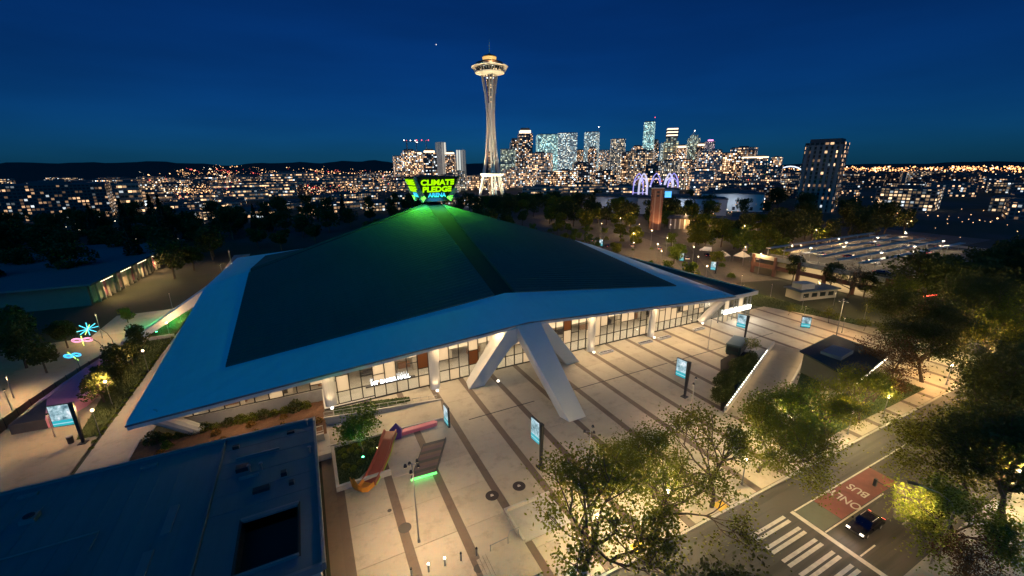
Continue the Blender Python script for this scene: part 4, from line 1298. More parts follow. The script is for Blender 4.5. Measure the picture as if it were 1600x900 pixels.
def digi_sign(x, y, rz, label, h=7.0, sw_=1.9, sh=3.4, mono=False):
    o = thing('digital_sign', label, 'digital sign', (x, y, 0), rz, 'digital signs')
    if mono:
        MB().box(-0.15, 0.15, -0.1, sw_ + 0.1, 0, h).build('housing', M_dark, o)
        z0, y0 = h - sh - 0.12, 0.0
    else:
        MB().box(-0.5, 0.5, -0.5, 0.5, 0, 0.12).build('base_plate', M_dark, o)
        MB().hexa([(-0.14, -0.18, 0.1), (0.14, -0.18, 0.1), (0.14, 0.12, 0.1), (-0.14, 0.12, 0.1)], [(-0.2, -0.45, h), (0.2, -0.45, h), (0.2, 0.15, h), (-0.2, 0.15, h)]).build('post', M_dark, o)
        MB().box(-0.13, 0.13, 0.1, sw_ + 0.3, h - sh - 0.1, h - 0.05).build('housing', M_dark, o)
        z0, y0 = h - sh - 0.02, 0.2
    for s in (-1, 1):
        q = MB().box(0, 0.03, 0, sw_, 0, sh - 0.1).build('screen', M_adv, o, (s * 0.175 - 0.015 if mono else s * 0.155 - 0.015, y0, z0))
    lamp('screen_glow', 'AREA', (-0.4, y0 + sw_ / 2, z0 + sh / 2), 16, (0.75, 0.92, 1.0), o, 1.6, rot=(0, radians(90), 0), size_y=3.0)
    return o
digi_sign(24.8, 41.8, radians(6), 'digital sign on a dark post nearest the street trees')
digi_sign(57.0, 45.8, radians(8), 'digital sign on a dark post in the middle of the plaza')
digi_sign(90.3, 57.8, radians(14), 'digital sign on a dark post by the planted ramp head', 6.0, 1.9, 3.2)
digi_sign(111.1, 54.7, radians(35), 'low digital sign before the tall lamp at the plaza end', 3.0, 1.9, 2.7, True)
digi_sign(16.4, 56.4, radians(4), 'low digital sign beside the pink bench', 3.6, 1.6, 3.1, True)
digi_sign(-34.9, 78.5, radians(82), 'wide digital sign on a dark post by the purple tent', 7.0, 2.4, 3.5)
for x, y in ((133.7, 166.0), (141.4, 121.8), (138.9, 104.3)):
    digi_sign(x, y, radians(30), {133.7: 'small white digital sign farthest along the side street', 141.4: 'small white digital sign halfway along the side street', 138.9: 'small white digital sign nearest along the side street'}[x], 4.5, 1.7, 3.2)
# litter bin by the wide sign
bin_ = thing('litter_bin', 'black litter bin beside the wide digital sign', 'bin', (-36.6, 79.4, 0))
MB().cyl(0, 0, 0, 1.1, 0.36, 0.4, 14).build('body', M_dark, bin_)
MB().cyl(0, 0, 1.1, 1.22, 0.43, 0.38, 14).build('lid', M_steel, bin_)
# ------------------------------------------------------------------ ramp, hedge, van box and pavilion on the right
rampd = thing('garage_ramp', 'pale lit ramp between the dark hedge and the pavilion', 'ramp', (78, 44, 0), radians(21.5))
def RP(mb, name, m, **k):
    return mb.build(name, m, rampd, **k)
RP(MB().box(-19.5, 18, -3.9, 2.2, 0.0, 0.03), 'deck', stone('ramp_concrete', (0.30, 0.26, 0.20)))
RP(MB().box(-19.5, 17, 2.2, 2.6, 0, 0.95), 'side_wall', M_wall)
RP(MB().box(-19.5, 18, -4.3, -3.9, 0, 0.25), 'kerb', M_wall)
stud = MB().box(-0.16, 0.16, -0.06, 0.06, 0, 0.12).mesh('light_stud', glow('stud_lens', (1.0, 0.93, 0.78), 6.0))
for k in range(26):
    put('light_stud', stud, rampd, (-18.5 + k * 1.15, 2.4, 0.95))
lamp('stud_light', 'AREA', (-2, 1.9, 0.9), 130, NEUT, rampd, 32, rot=(radians(-30), 0, 0), size_y=0.15)
lamp('kerb_light', 'AREA', (2, -3.8, 1.0), 200, NEUT, rampd, 30, rot=(radians(20), 0, 0), size_y=0.15)
bed = thing('hedge_bed', 'wedge-shaped soil bed holding the dark hedge', 'planting bed', (72, 46, 0))
MB().prism([(-13.2, -6.2), (-10.6, -6.0), (12.0, 5.8), (9.0, 7.6), (3.0, 6.4)], 0, 0.4).build('soil', mat('dark_soil', (0.03, 0.022, 0.015), 0.95), bed)
for k in range(44):
    t = R.random()
    x = 60.5 + 20.5 * t; 
    y = 40.9 + 8.0 * t + R.uniform(0.0, 3.6) * (0.35 + 0.65 * sin(t * pi))
    shrub(3, x, y, 0.45, R.uniform(0.8, 1.25), 'dark hedge shrub beside the lit ramp', 'hedge beside the ramp', 'hedge_shrub')
plant('sapling2', 83.6, 52.0, 'thin russet sapling at the head of the hedge', name='young_tree', s=1.2)
vb = thing('service_kiosk', 'dark green rounded kiosk at the head of the hedge', 'kiosk', (82.4, 54.2, 0), radians(22))
M_grn = mat('bottle_green', (0.03, 0.055, 0.05), 0.35, 0.3)
MB().box(-3.2, 3.2, -1.5, 1.5, 0.25, 2.3).build('body', M_grn, vb, bevel=0.35)
MB().box(-3.3, 3.0, -1.55, 1.55, 2.25, 2.65).build('roof', mat('green_roof', (0.09, 0.12, 0.11), 0.4), vb, bevel=0.2)
MB().box(-3.26, -3.18, -1.1, 1.1, 1.2, 2.1).build('window', M_scr, vb)
MB().box(-2.9, 2.9, -1.3, 1.3, 0, 0.3).build('plinth', M_dark, vb)
# dark roofed pavilion
pv = thing('pavilion', 'dark blue-roofed pavilion with a lit eave edge among the russet trees', 'pavilion', (91, 38, 0), radians(6))
MB().hexa([(-9.5, -5.6, 3.4), (8.5, -4.6, 3.4), (8.5, 5.0, 4.4), (-6.5, 5.0, 4.4)], [(-9.5, -5.6, 3.7), (8.5, -4.6, 3.7), (8.5, 5.0, 4.7), (-6.5, 5.0, 4.7)]).build('roof', roof_mat('pavilion_roof', (0.035, 0.055, 0.065), 0.5, 0), pv)
MB().hexa([(-8.6, -4.8, 0), (7.8, -3.9, 0), (7.8, 4.4, 0), (-6.0, 4.4, 0)], [(-8.6, -4.8, 3.4), (7.8, -3.9, 3.4), (7.8, 4.4, 4.3), (-6.0, 4.4, 4.3)]).build('wall', mat('pavilion_wall', (0.10, 0.10, 0.09), 0.6), pv)
MB().box(-4, 1.5, -1.0, 2.4, 4.3, 5.0).build('skylight', roof_mat('skylight_glass', (0.10, 0.16, 0.22), 0.6, 0.0), pv)
MB().hexa([(-9.55, -5.75, 3.3), (8.4, -4.75, 3.3), (8.4, -4.6, 3.3), (-9.55, -5.6, 3.3)], [(-9.55, -5.75, 3.42), (8.4, -4.75, 3.42), (8.4, -4.6, 3.42), (-9.55, -5.6, 3.42)]).build('eave_light', glow('eave_strip', (1.0, 0.9, 0.75), 4.0), pv)
lamp('eave_glow', 'AREA', (-0.5, -5.6, 3.2), 350, NEUT, pv, 17, rot=(radians(-20), 0, 0), size_y=0.1)
grass('grass', [(70.5, 33.2), (98, 41.8), (100, 45.2), (97.5, 47.2), (71, 35.6)], 0.12, 'lit turf between the ramp and the pavilion', 6000, 0.22, 3)
grass('grass', [(58, 27.5), (98, 27.5), (98, 33.4), (82, 33.4), (70.5, 33.0), (60, 31)], 0.1, 'turf verge under the street trees', 5000, 0.25, 4)
grass('grass', [(114, 79), (128, 80.5), (127, 58), (128, 49), (124.5, 49), (122, 60)], 0.12, 'green verge at the right end of the plaza', 5000, 0.3, 5)
# seat walls and pale slab near the bollards
swl = thing('seat_wall', 'angled pale seat wall around the foot of the lit street tree', 'seat wall', (19, 33.5, 0))
MB().box(-2.1, -1.8, -1.4, 3.6, 0, 0.5).build('wall', M_wall, swl)
MB().box(-1.8, 4.2, 3.3, 3.6, 0, 0.5).build('wall', M_wall, swl)
MB().box(-1.8, 4.2, -1.4, 3.3, 0.0, 0.12).build('bed', M_walk, swl)
sl = thing('stair_platform', 'pale raised stair platform with steps by the bollards', 'platform', (15, 30.4, 0))
MB().box(-2.4, 2.0, -2.3, 2.2, 0, 0.32).build('deck', M_slab, sl)
for k in range(3):
    MB().box(-2.4 - 0.35 * (k + 1), -2.4 - 0.35 * k, -2.3, 2.2, 0, 0.32 - 0.1 * (k + 1)).build('step', M_slab, sl)
hr = thing('handrail', 'steel handrail on the pale stair platform', 'handrail', (15.4, 32.8, 0))
MB().tube([(-2.2, 0, 0.9), (0.0, 0, 1.0), (0.4, 0.4, 1.25), (1.6, 0.4, 1.25)], 0.04, 6).build('rail', M_steel, hr)
for x, y in ((-2.1, 0), (0, 0), (1.5, 0.4)):
    MB().cyl(x, y, 0, 1.0, 0.04, 0.04, 6).build('post', M_steel, hr)
# curved street lamp over the road
slp = thing('street_lamp', 'curved-arm street lamp leaning over the road right of the black car', 'street lamp', (55.6, 10.9, 0))
MB().tube([(0, 0, 0), (0, 0, 5.5), (-0.2, 0.3, 6.6), (-0.9, 1.2, 7.4), (-2.0, 2.6, 7.8)], [0.13, 0.10, 0.08, 0.07, 0.05], 8).build('pole', M_steel, slp)
hd = MB().cbox(-2.2, 2.9, 7.72, 0.9, 0.35, 0.16, radians(128)).build('lamp_head', M_dark, slp)
MB().cbox(-2.2, 2.9, 7.69, 0.7, 0.25, 0.026, radians(128)).build('lens', M_lens, hd)
lamp('lamp_light', 'SPOT', (-2.2, 2.9, 7.4), 4200, WARM, slp, 0.2, spot=150, blend=0.5, rot=(0, 0, 0))
sg = thing('signal_pole', 'slim pale signal pole beside the curved street lamp', 'signal pole', (53.6, 10.8, 0))
MB().cyl(0, 0, 0, 5.6, 0.09, 0.07, 8).build('pole', M_steel, sg)
MB().tube([(0, 0, 5.2), (0.3, 3.2, 5.5), (0.3, 6.2, 5.6)], [0.06, 0.05, 0.04], 6).build('mast_arm', M_dark, sg)
for y in (3.4, 6.0):
    MB().cbox(0.3, y, 4.9, 0.3, 0.3, 0.9).build('signal_head', M_dark, sg)
for i, (x, y, hgt, pw) in enumerate(((23.9, 28.2, 3.9, 4600), (61.0, 30.2, 3.7, 5500), (80.6, 26.4, 3.6, 3200), (103.5, 26.4, 3.8, 5500), (91.5, 10.4, 4.0, 5500), (46.4, 27.0, 3.7, 3000), (33.4, 27.6, 3.7, 3400), (70.5, 26.6, 3.6, 3200), (119, 25.9, 4.2, 6000), (134, 38, 4.2, 6500), (127, 10, 4.2, 6000), (149, 25.6, 4.2, 6500), (73.5, 10.5, 3.8, 5000))):  # kerb and right-block lamps added to light the tree crowns
    pole_lamp(x, y, hgt, ['street lamp buried in the crown of the lit street tree', 'street lamp buried in the crown of the lime tree', 'added street lamp on the kerb below the pavilion', 'added street lamp on the kerb by the large dark trees', 'street lamp on the far pavement among dark trees', 'added street lamp on the kerb beside the crosswalk', 'added street lamp on the kerb between the half-bare street trees', 'added street lamp on the kerb above the red lane', 'added street lamp on the kerb towards the garage', 'added lamp among the trees between the plaza end and the garage', 'added street lamp among the dark trees at the right edge', 'added street lamp beside the tree by the red glow', 'street lamp in the tree past the curved street lamp'][i], 1, pw, SODIUM if i in (3, 4) else (1.0, 0.76, 0.34), r=0.08, globe=True)
lamp_g = thing('ground_spotlight', 'small green ground spotlight under the young tree', 'spotlight', (3.0, 54.2, 0.5))
MB().cyl(0, 0, 0, 0.35, 0.16, 0.2, 10).build('housing', M_dark, lamp_g)
MB().cyl(0, 0, 0.351, 0.37, 0.16, 0.16, 10).build('lens', glow('green_lens', (0.1, 1.0, 0.4), 10.0), lamp_g)
lamp('beam', 'SPOT', (0, 0, 0.5), 800, (0.05, 1.0, 0.25), lamp_g, 0.1, spot=100, aim=(0.4, 1.6, 3.0))
lamp_y = thing('ground_spotlight', 'small warm ground spotlight in the play lawn', 'spotlight', (5.2, 55.4, 0.5))
MB().cyl(0, 0, 0, 0.3, 0.14, 0.16, 10).build('housing', M_dark, lamp_y)
MB().cyl(0, 0, 0.301, 0.32, 0.13, 0.13, 10).build('lens', glow('warm_lens', (1.0, 0.85, 0.3), 12.0), lamp_y)
lamp('beam', 'SPOT', (0, 0, 0.5), 90, (1.0, 0.85, 0.4), lamp_y, 0.1, spot=140, aim=(-1.2, 0.6, 2.0))
# ------------------------------------------------------------------ observation tower
nd = thing('observation_tower', 'tall floodlit white observation tower with a saucer top behind the arena', 'tower', (255, 578, 0), radians(-24 + 8))
M_nw = mat('tower_white', (0.72, 0.70, 0.62), 0.5, var=0.06)
M_core = windows('tower_core', (0.10, 0.06, 0.04), (0.06, 0.03, 0.02), 2.2, 3.0, 0.5, (1.0, 0.66, 0.35), coolf=0.1, strength=1.6)
def profile(z):
    P = [(0, 20.0), (28, 13.2), (60, 7.6), (95, 5.1), (115, 5.0), (135, 6.6), (160, 10.8), (166, 11.6)]
    for (a, ra), (b, rb) in zip(P[:-1], P[1:]):
        if a <= z <= b:
            t = (z - a) / (b - a)
            return ra + (rb - ra) * t
    return P[-1][1]
zs = [0, 10, 20, 28, 40, 50, 60, 70, 80, 95, 105, 115, 125, 135, 145, 153, 160, 166]
for k in range(3):
    a = 2 * pi * k / 3 - pi / 2
    for s in (-1, 1):
        pts = []
        for z in zs:
            r = profile(z)
            w = 2.6 * (0.55 + 0.45 * abs(z - 100) / 100)
            pts.append((r * cos(a) - s * w * sin(a) * 0.9, r * sin(a) + s * w * cos(a) * 0.9, z))
        MB().tube(pts, [1.5 - 0.5 * z / 166 for z in zs], 8).build('leg', M_nw, nd)
    for z in (10, 19, 28, 38, 48, 58, 68, 80, 92):
        r = profile(z)
        w = 2.6 * (0.55 + 0.45 * abs(z - 100) / 100)
        MB().tube([(r * cos(a) + w * sin(a), r * sin(a) - w * cos(a), z), (r * cos(a) - w * sin(a), r * sin(a) + w * cos(a), z)], 0.6, 6).build('cross_bar', M_nw, nd)
hexa = [(5.2 * cos(i * pi / 3), 5.2 * sin(i * pi / 3)) for i in range(6)]
MB().prism(hexa, 0, 62).build('shaft', M_core, nd)
MB().lathe([(4.0, 62), (3.2, 96), (3.2, 124), (3.4, 126)], 12).build('shaft', M_nw, nd)
MB().lathe([(2.8, 126), (4.2, 145), (6.6, 163)], 12).build('shaft', M_core, nd)
MB().lathe([(14.8, 27.6), (15.6, 28.0), (17.5, 30.2), (17.5, 31.6), (14.8, 31.8)], 36).build('low_deck', M_nw, nd)
MB().lathe([(9, 161.8), (15, 162.6), (20.0, 163.8), (20.6, 164.6), (20.0, 165.2)], 48).build('saucer_underside', M_nw, nd)
MB().lathe([(17.0, 165.2), (19.4, 170.2), (18.5, 170.4)], 48).build('restaurant_glass', windows('saucer_glass', (0.05, 0.05, 0.05), (0.03, 0.03, 0.03), 1.6, 6.0, 0.45, (1.0, 0.75, 0.4), strength=1.5), nd)
MB().lathe([(20, 170.9), (24.6, 171.3), (25.4, 171.9), (24.8, 172.6), (19, 174.2), (17.8, 174.3)], 48).build('saucer', M_nw, nd)
for k in range(36):
    a = 2 * pi * k / 36
    MB().tube([(20.4 * cos(a), 20.4 * sin(a), 166.6), (24.2 * cos(a), 24.2 * sin(a), 171.1)], 0.35, 4).build('fin', M_nw, nd)
MB().lathe([(18.6, 174.2), (18.6, 176.6), (17.0, 176.8)], 40).build('deck_glass', mat('tower_brown', (0.16, 0.08, 0.04), 0.4), nd)
MB().lathe([(17.4, 176.8), (12.5, 178.9), (9.6, 179.4)], 40).build('upper_roof', mat('tower_gold', (0.55, 0.33, 0.08), 0.5), nd)
MB().lathe([(9.0, 179.4), (9.6, 183.6), (8.6, 183.9)], 32).build('crown_band', glow('gold_crown', (1.0, 0.56, 0.12), 0.95), nd)
MB().lathe([(9.9, 183.9), (7.6, 185.8), (3.0, 187.0), (0.9, 188.6)], 32).build('crown_roof', mat('tower_brown', (0.16, 0.08, 0.04), 0.4), nd)
MB().tube([(0, 0, 188), (0, 0, 206)], [0.7, 0.15], 6).build('spire', M_nw, nd)
for k in range(3):
    a = 2 * pi * k / 3 - pi / 2 + pi / 3
    o = MB().cyl(40 * cos(a), 40 * sin(a), 0, 2, 1.2, 1.4, 10).build('floodlight', M_dark, nd)
    MB().cyl(40 * cos(a), 40 * sin(a), 2.0, 2.1, 1.2, 1.2, 10).build('lens', glow('flood_lens', (1.0, 0.95, 0.8), 5.0), o)
    lamp('flood_beam', 'SPOT', (40 * cos(a), 40 * sin(a), 3), 420000, (1.0, 0.80, 0.48), nd, 1.0, spot=80, blend=0.4, aim=(0, 0, 95))
    a += pi / 3
    lamp('flood_beam', 'SPOT', (30 * cos(a), 30 * sin(a), 3), 360000, (1.0, 0.78, 0.45), nd, 1.0, spot=34, blend=0.6, aim=(0, 0, 172))
for k in range(6):
    a = pi / 3 * k
    lamp('base_light', 'SPOT', (30 * cos(a), 30 * sin(a), 2), 60000, (1.0, 0.84, 0.55), nd, 0.6, spot=90, aim=(0, 0, 26))
lamp('deck_light', 'POINT', (0, -23, 176.5), 5000, (1.0, 0.72, 0.35), nd, 0.6)

# ------------------------------------------------------------------ skyline
WM = dict(warm=(1.0, 0.58, 0.30))
STY = {
    'beige': windows('beige_tower', (0.408, 0.348, 0.264), (0.08, 0.07, 0.06), 3.0, 3.1, 0.8, **WM, strength=2.54),
    'warm': windows('warm_tower', (0.221, 0.153, 0.119), (0.05, 0.045, 0.04), 3.3, 3.4, 0.82, **WM, strength=3.30),
    'dark': windows('dark_tower', (0.035, 0.04, 0.045), (0.03, 0.035, 0.04), 3.6, 3.6, 0.45, **WM, coolf=0.4, strength=2.21),
    'pale': windows('pale_tower', (0.55, 0.53, 0.46), (0.3, 0.3, 0.27), 6.5, 300.0, 0.9, (0.85, 0.80, 0.66), (0.8, 0.85, 0.8), strength=0.80, gu=(0.1, 0.8), gv=(0.0, 1.0)),  # blank facade strips glow in place of light on the wall
    'brown': windows('brown_tower', (0.204, 0.119, 0.085), (0.05, 0.04, 0.04), 3.0, 3.4, 0.7, **WM, strength=2.10),
    'green': windows('green_glass_tower', (0.22, 0.27, 0.22), (0.12, 0.16, 0.14), 2.8, 3.1, 0.62, (0.75, 0.80, 0.52), (0.65, 0.8, 0.7), 0.4, strength=1.47, floorf=0.5),
    'teal': windows('teal_glass_tower', (0.30, 0.42, 0.40), (0.22, 0.34, 0.33), 3.0, 3.3, 0.9, (0.62, 0.82, 0.66), (0.42, 0.78, 0.78), 0.5, strength=1.58, floorf=0.6, gu=(0.05, 0.95), gv=(0.1, 0.95)),  # window glow doubles as dusk sky mirrored in the glass
    'glass': windows('pale_glass_tower', (0.36, 0.42, 0.40), (0.28, 0.34, 0.34), 3.2, 3.3, 0.88, (0.85, 0.86, 0.70), (0.6, 0.82, 0.85), 0.5, strength=1.58, floorf=0.35, gu=(0.08, 0.92)),  # glow here also stands for the sky reflected by the panes
    'grey': windows('grey_tower', (0.280, 0.308, 0.294), (0.10, 0.12, 0.12), 2.9, 3.1, 0.55, **WM, strength=2.08),
    'stripe': windows('striped_tower', (0.36, 0.30, 0.22), (0.10, 0.09, 0.08), 3.4, 3.7, 0.85, (1.0, 0.78, 0.50), strength=1.98, gu=(0.35, 0.8)),
    'column': windows('column_tower', (0.30, 0.29, 0.20), (0.25, 0.22, 0.12), 9.0, 5.0, 0.7, (0.9, 0.72, 0.36), (0.6, 0.75, 0.6), 0.5, strength=1.12),
    'crown': windows('crowned_tower', (0.34, 0.36, 0.28), (0.20, 0.22, 0.18), 3.6, 3.7, 0.72, (0.85, 0.85, 0.55), (0.65, 0.85, 0.75), 0.45, strength=1.76),
    'pink': windows('pink_tower', (0.32, 0.30, 0.28), (0.16, 0.15, 0.15), 3.3, 3.7, 0.8, (1.0, 0.78, 0.68), (0.9, 0.55, 0.75), 0.3, strength=1.30),
    'lit': windows('lit_top_tower', (0.17, 0.19, 0.18), (0.08, 0.10, 0.10), 2.8, 3.0, 0.5, **WM, strength=2.10),
    'tealdark': windows('dark_teal_block', (0.10, 0.13, 0.13), (0.05, 0.07, 0.08), 2.6, 2.8, 0.4, **WM, strength=1.80),
    'bigdark': windows('ribbed_dark_tower', (0.10, 0.12, 0.11), (0.025, 0.035, 0.035), 3.4, 3.4, 0.3, **WM, strength=1.80, gu=(0.2, 0.9)),
    'low': windows('low_building', (0.204, 0.170, 0.145), (0.05, 0.045, 0.04), 3.0, 2.8, 0.75, (1.0, 0.66, 0.36), coolf=0.2, strength=1.5),
    'lowband': windows('office_bands', (0.26, 0.22, 0.18), (0.07, 0.06, 0.05), 3.2, 4.6, 0.6, (1.0, 0.60, 0.30), coolf=0.15, strength=1.5, gu=(0.06, 0.94), gv=(0.4, 0.82)),
    'lowdark': windows('dim_building', (0.06, 0.06, 0.06), (0.03, 0.03, 0.035), 2.6, 2.7, 0.3, **WM, strength=1.10),
}
M_roofd = mat('far_roof', (0.07, 0.075, 0.08), 0.7)
SKY = [
    (206, 979, 23, 67, -12, 'beige', 'slim beige tower at the left edge of the skyline'),
    (242, 1032, 35, 83, -13, 'warm', 'warm-windowed tower under construction cranes left of the rooftop sign'),
    (273, 1076, 27, 81, -14, 'warm', 'second warm-windowed tower behind the rooftop sign'),
    (266, 943, 30, 80, -16, 'dark', 'dark tower dotted with windows right above the rooftop sign'),
    (341, 1098, 27, 104, -17, 'pale', 'pale blank-faced tower, tallest left of the observation tower'),
    (354, 1063, 25, 81, -18, 'brown', 'brown tower beside the pale blank-faced tower'),
    (407, 1129, 25, 87, -20, 'pale', 'short pale tower left of the observation tower'),
    (438, 899, 34, 80, -26, 'green', 'greenish glass block partly behind the observation tower'),
    (519, 1026, 25, 112, -27, 'dark', 'dark stepped tower right of the greenish block'),
    (529, 987, 35, 134, -28, 'dark', 'tall dark tower with lit top floors right of the observation tower'),
    (670, 1114, 61, 131, -31, 'teal', 'broad teal glass slab with lit floor bands'),
    (714, 1074, 57, 133, -34, 'glass', 'broad pale glass tower beside the teal slab'),
    (810, 1142, 27, 92, -35, 'brown', 'low brown tower between the pale glass towers'),
    (808, 1081, 43, 139, -37, 'glass', 'silvery glass tower with a corner mast'),
    (720, 960, 24, 91, -37, 'brown', 'brown brick tower in front of the silvery tower'),
    (871, 1096, 36, 89, -38, 'grey', 'grey tower between the silvery and the striped tower'),
    (804, 957, 39, 112, -40, 'stripe', 'beige tower with vertical window stripes'),
    (1013, 1107, 38, 105, -42, 'warm', 'warm-windowed tower left of the tallest tower'),
    (1175, 1229, 38, 195, -44, 'teal', 'tallest skyline tower, a thin teal glass slab'),
    (1000, 1050, 49, 83, -44, 'warm', 'grid-windowed block at the foot of the tallest tower'),
    (1263, 1283, 30, 138, -45, 'dark', 'dark tower close right of the tallest tower'),
    (1195, 1138, 48, 166, -46, 'column', 'gold-striped tower with dark bands round its head'),
    (1252, 1223, 29, 122, -46, 'glass', 'narrow white tower left of the gold-striped tower'),
    (1183, 1078, 33, 108, -48, 'warm', 'warm-windowed tower right of the gold-striped tower'),
    (1319, 1150, 50, 153, -49, 'crown', 'tower with a stepped glowing crown and beacon'),
    (1299, 1096, 35, 117, -50, 'dark', 'dark tower right of the crowned tower'),
    (1277, 1045, 31, 118, -51, 'pink', 'small tower with a pink-lit top'),
    (698, 569, 40, 68, -51, 'grey', 'broad grey tower below the pink-lit tower'),
    (758, 573, 38, 63, -53, 'warm', 'broad warm-windowed tower right of the broad grey tower'),
    (735, 520, 28, 66, -55, 'brown', 'brown tower behind the one with a bright top floor'),
    (660, 452, 34, 54, -56, 'lit', 'teal-grey tower with one bright top floor'),
    (501, 414, 30, 32, -50, 'grey', 'short grey block below the broad grey tower'),
    (542, 411, 23, 28, -53, 'tealdark', 'short dark teal block below the warm-windowed tower'),
    (607, 387, 26, 39, -57, 'tealdark', 'dim teal block right of the bright-topped tower'),
    (407, 215, 28, 59, -62, 'bigdark', 'large dark ribbed tower standing apart on the right'),
]
rs = random.Random(17)
M_toplit = glow('lit_top_floor', (1.0, 0.78, 0.5), 2.2)
M_redl = glow('red_beacon', (1.0, 0.08, 0.12), 6.0)
M_whl = glow('white_beacon', (1.0, 0.97, 0.9), 7.0)
for (x, y, w, h, rz, sty, lab) in SKY:
    o = thing('skyscraper', lab, 'skyscraper', (x, y, 0), radians(rz + rs.choice((-1, 1)) * rs.uniform(3, 9)), 'downtown skyline')
    m_ = STY[sty]
    dpt = w * rs.uniform(0.7, 1.0)
    W = w * 0.97
    def body(x0, x1, y0, y1, z0, z1, name='body', mm=None):
        return MB().box(x0, x1, y0, y1, z0, z1).build(name, mm or m_, o)
    if sty == 'bigdark':
        body(-W / 2, W / 2, -dpt / 2, dpt / 2, 0, h - 2)
        for k in range(7):
            xx = -W / 2 + W * (k + 0.5) / 7
            body(xx - 1.0, xx + 1.0, -dpt / 2 - 0.9, -dpt / 2, 0, h - 4, 'balcony_rib', mat('pale_rib', (0.22, 0.24, 0.23), 0.6))
        body(-W * 0.4, W * 0.4, -dpt * 0.4, dpt * 0.4, h - 2, h + 1, 'penthouse', M_roofd)
        for k in range(16):
            body(-W / 2 - 0.6, W / 2 + 0.6, -dpt / 2 - 0.6, -dpt / 2 - 0.01, 3.4 * k + 3, 3.4 * k + 3.4, 'balcony_slab', mat('slab_edge', (0.2, 0.21, 0.2), 0.6))
        continue
    if sty == 'column':
        body(-W / 2, W / 2, -dpt / 2, dpt / 2, 0, h * 0.72)
        body(-W * 0.36, W * 0.36, -dpt * 0.4, dpt * 0.4, h * 0.72, h * 0.8)
        for k in range(3):
            z = h * (0.8 + 0.062 * k)
            body(-W * 0.4, W * 0.4, -dpt * 0.42, dpt * 0.42, z, z + h * 0.034, 'dark_band', M_roofd)
            body(-W * 0.36, W * 0.36, -dpt * 0.38, dpt * 0.38, z + h * 0.034, z + h * 0.062, 'lit_band', M_toplit)
    elif sty == 'crown':
        body(-W / 2, W / 2, -dpt / 2, dpt / 2, 0, h * 0.75)
        body(-W * 0.4, W * 0.4, -dpt * 0.4, dpt * 0.4, h * 0.75, h * 0.88, 'setback')
        body(-W * 0.25, W * 0.25, -dpt * 0.25, dpt * 0.25, h * 0.88, h * 0.95, 'setback')
        MB().lathe([(W * 0.2, h * 0.95), (W * 0.1, h), (0.3, h * 1.04)], 8).build('spire', M_nw, o)
        MB().lathe([(0.2, h * 1.04), (2.0, h * 1.05), (0.2, h * 1.065)], 8).build('beacon', M_whl, o)
    elif sty in ('dark', 'brown', 'warm') and h > 75:
        body(-W / 2, W / 2, -dpt / 2, dpt / 2, 0, h * 0.9)
        body(-W * 0.38, W * 0.38, -dpt * 0.38, dpt * 0.38, h * 0.9, h * 0.955, 'top_floor', M_toplit if rs.random() < 0.5 else m_)
        body(-W * 0.3, W * 0.3, -dpt * 0.3, dpt * 0.3, h * 0.955, h, 'penthouse', M_roofd)
    elif sty == 'lit':
        body(-W / 2, W / 2, -dpt / 2, dpt / 2, 0, h - 4)
        body(-W * 0.52, W * 0.52, -dpt * 0.52, dpt * 0.52, h - 4, h - 2, 'lit_floor', M_toplit)
        body(-W * 0.4, W * 0.4, -dpt * 0.4, dpt * 0.4, h - 2, h, 'roof', M_roofd)
    else:
        body(-W / 2, W / 2, -dpt / 2, dpt / 2, 0, h * 0.985)
        body(-W * 0.44, W * 0.44, -dpt * 0.44, dpt * 0.44, h * 0.985, h, 'parapet', M_roofd if sty != 'pale' else M_nw)
    if sty in ('pink',):
        body(-W * 0.2, W * 0.3, -dpt * 0.3, dpt * 0.3, h, h + 5, 'beacon', glow('pink_top', (1.0, 0.35, 0.75), 2.0))
    if h > 120 and sty in ('glass', 'teal') and w < 50:
        MB().tube([(W * 0.45, 0, h), (W * 0.45, 0, h + 13)], [0.8, 0.4], 5).build('mast', M_nw, o)
        MB().lathe([(0.3, h + 12), (1.6, h + 13), (0.3, h + 14)], 6, W * 0.45, 0).build('beacon', M_redl if w < 40 else M_whl, o)
# cranes above the warm tower
for i, (x, y, h, ang) in enumerate(((236, 1020, 103, 0.2), (262, 1035, 101, 1.2), (290, 1050, 106, 2.9))):
    o = thing('tower_crane', ['construction crane with a red-lit mast, leftmost above the skyline', 'construction crane in the middle above the skyline', 'construction crane with a red-lit jib behind the rooftop sign'][i], 'crane', (x, y, 0), ang, 'construction cranes')
    MB().box(-1, 1, -1, 1, 0, h).build('mast', M_steel, o)
    MB().box(-9, 28, -0.6, 0.6, h - 4, h - 2.6).build('jib', M_steel, o)
    for k in range(4):
        MB().lathe([(0.2, h - 2), (1.3, h - 1), (0.2, h)], 6, (-6, 0, 10, 22)[k], 0).build('jib_light', M_redl if i == 2 or k == 1 else M_whl, o)
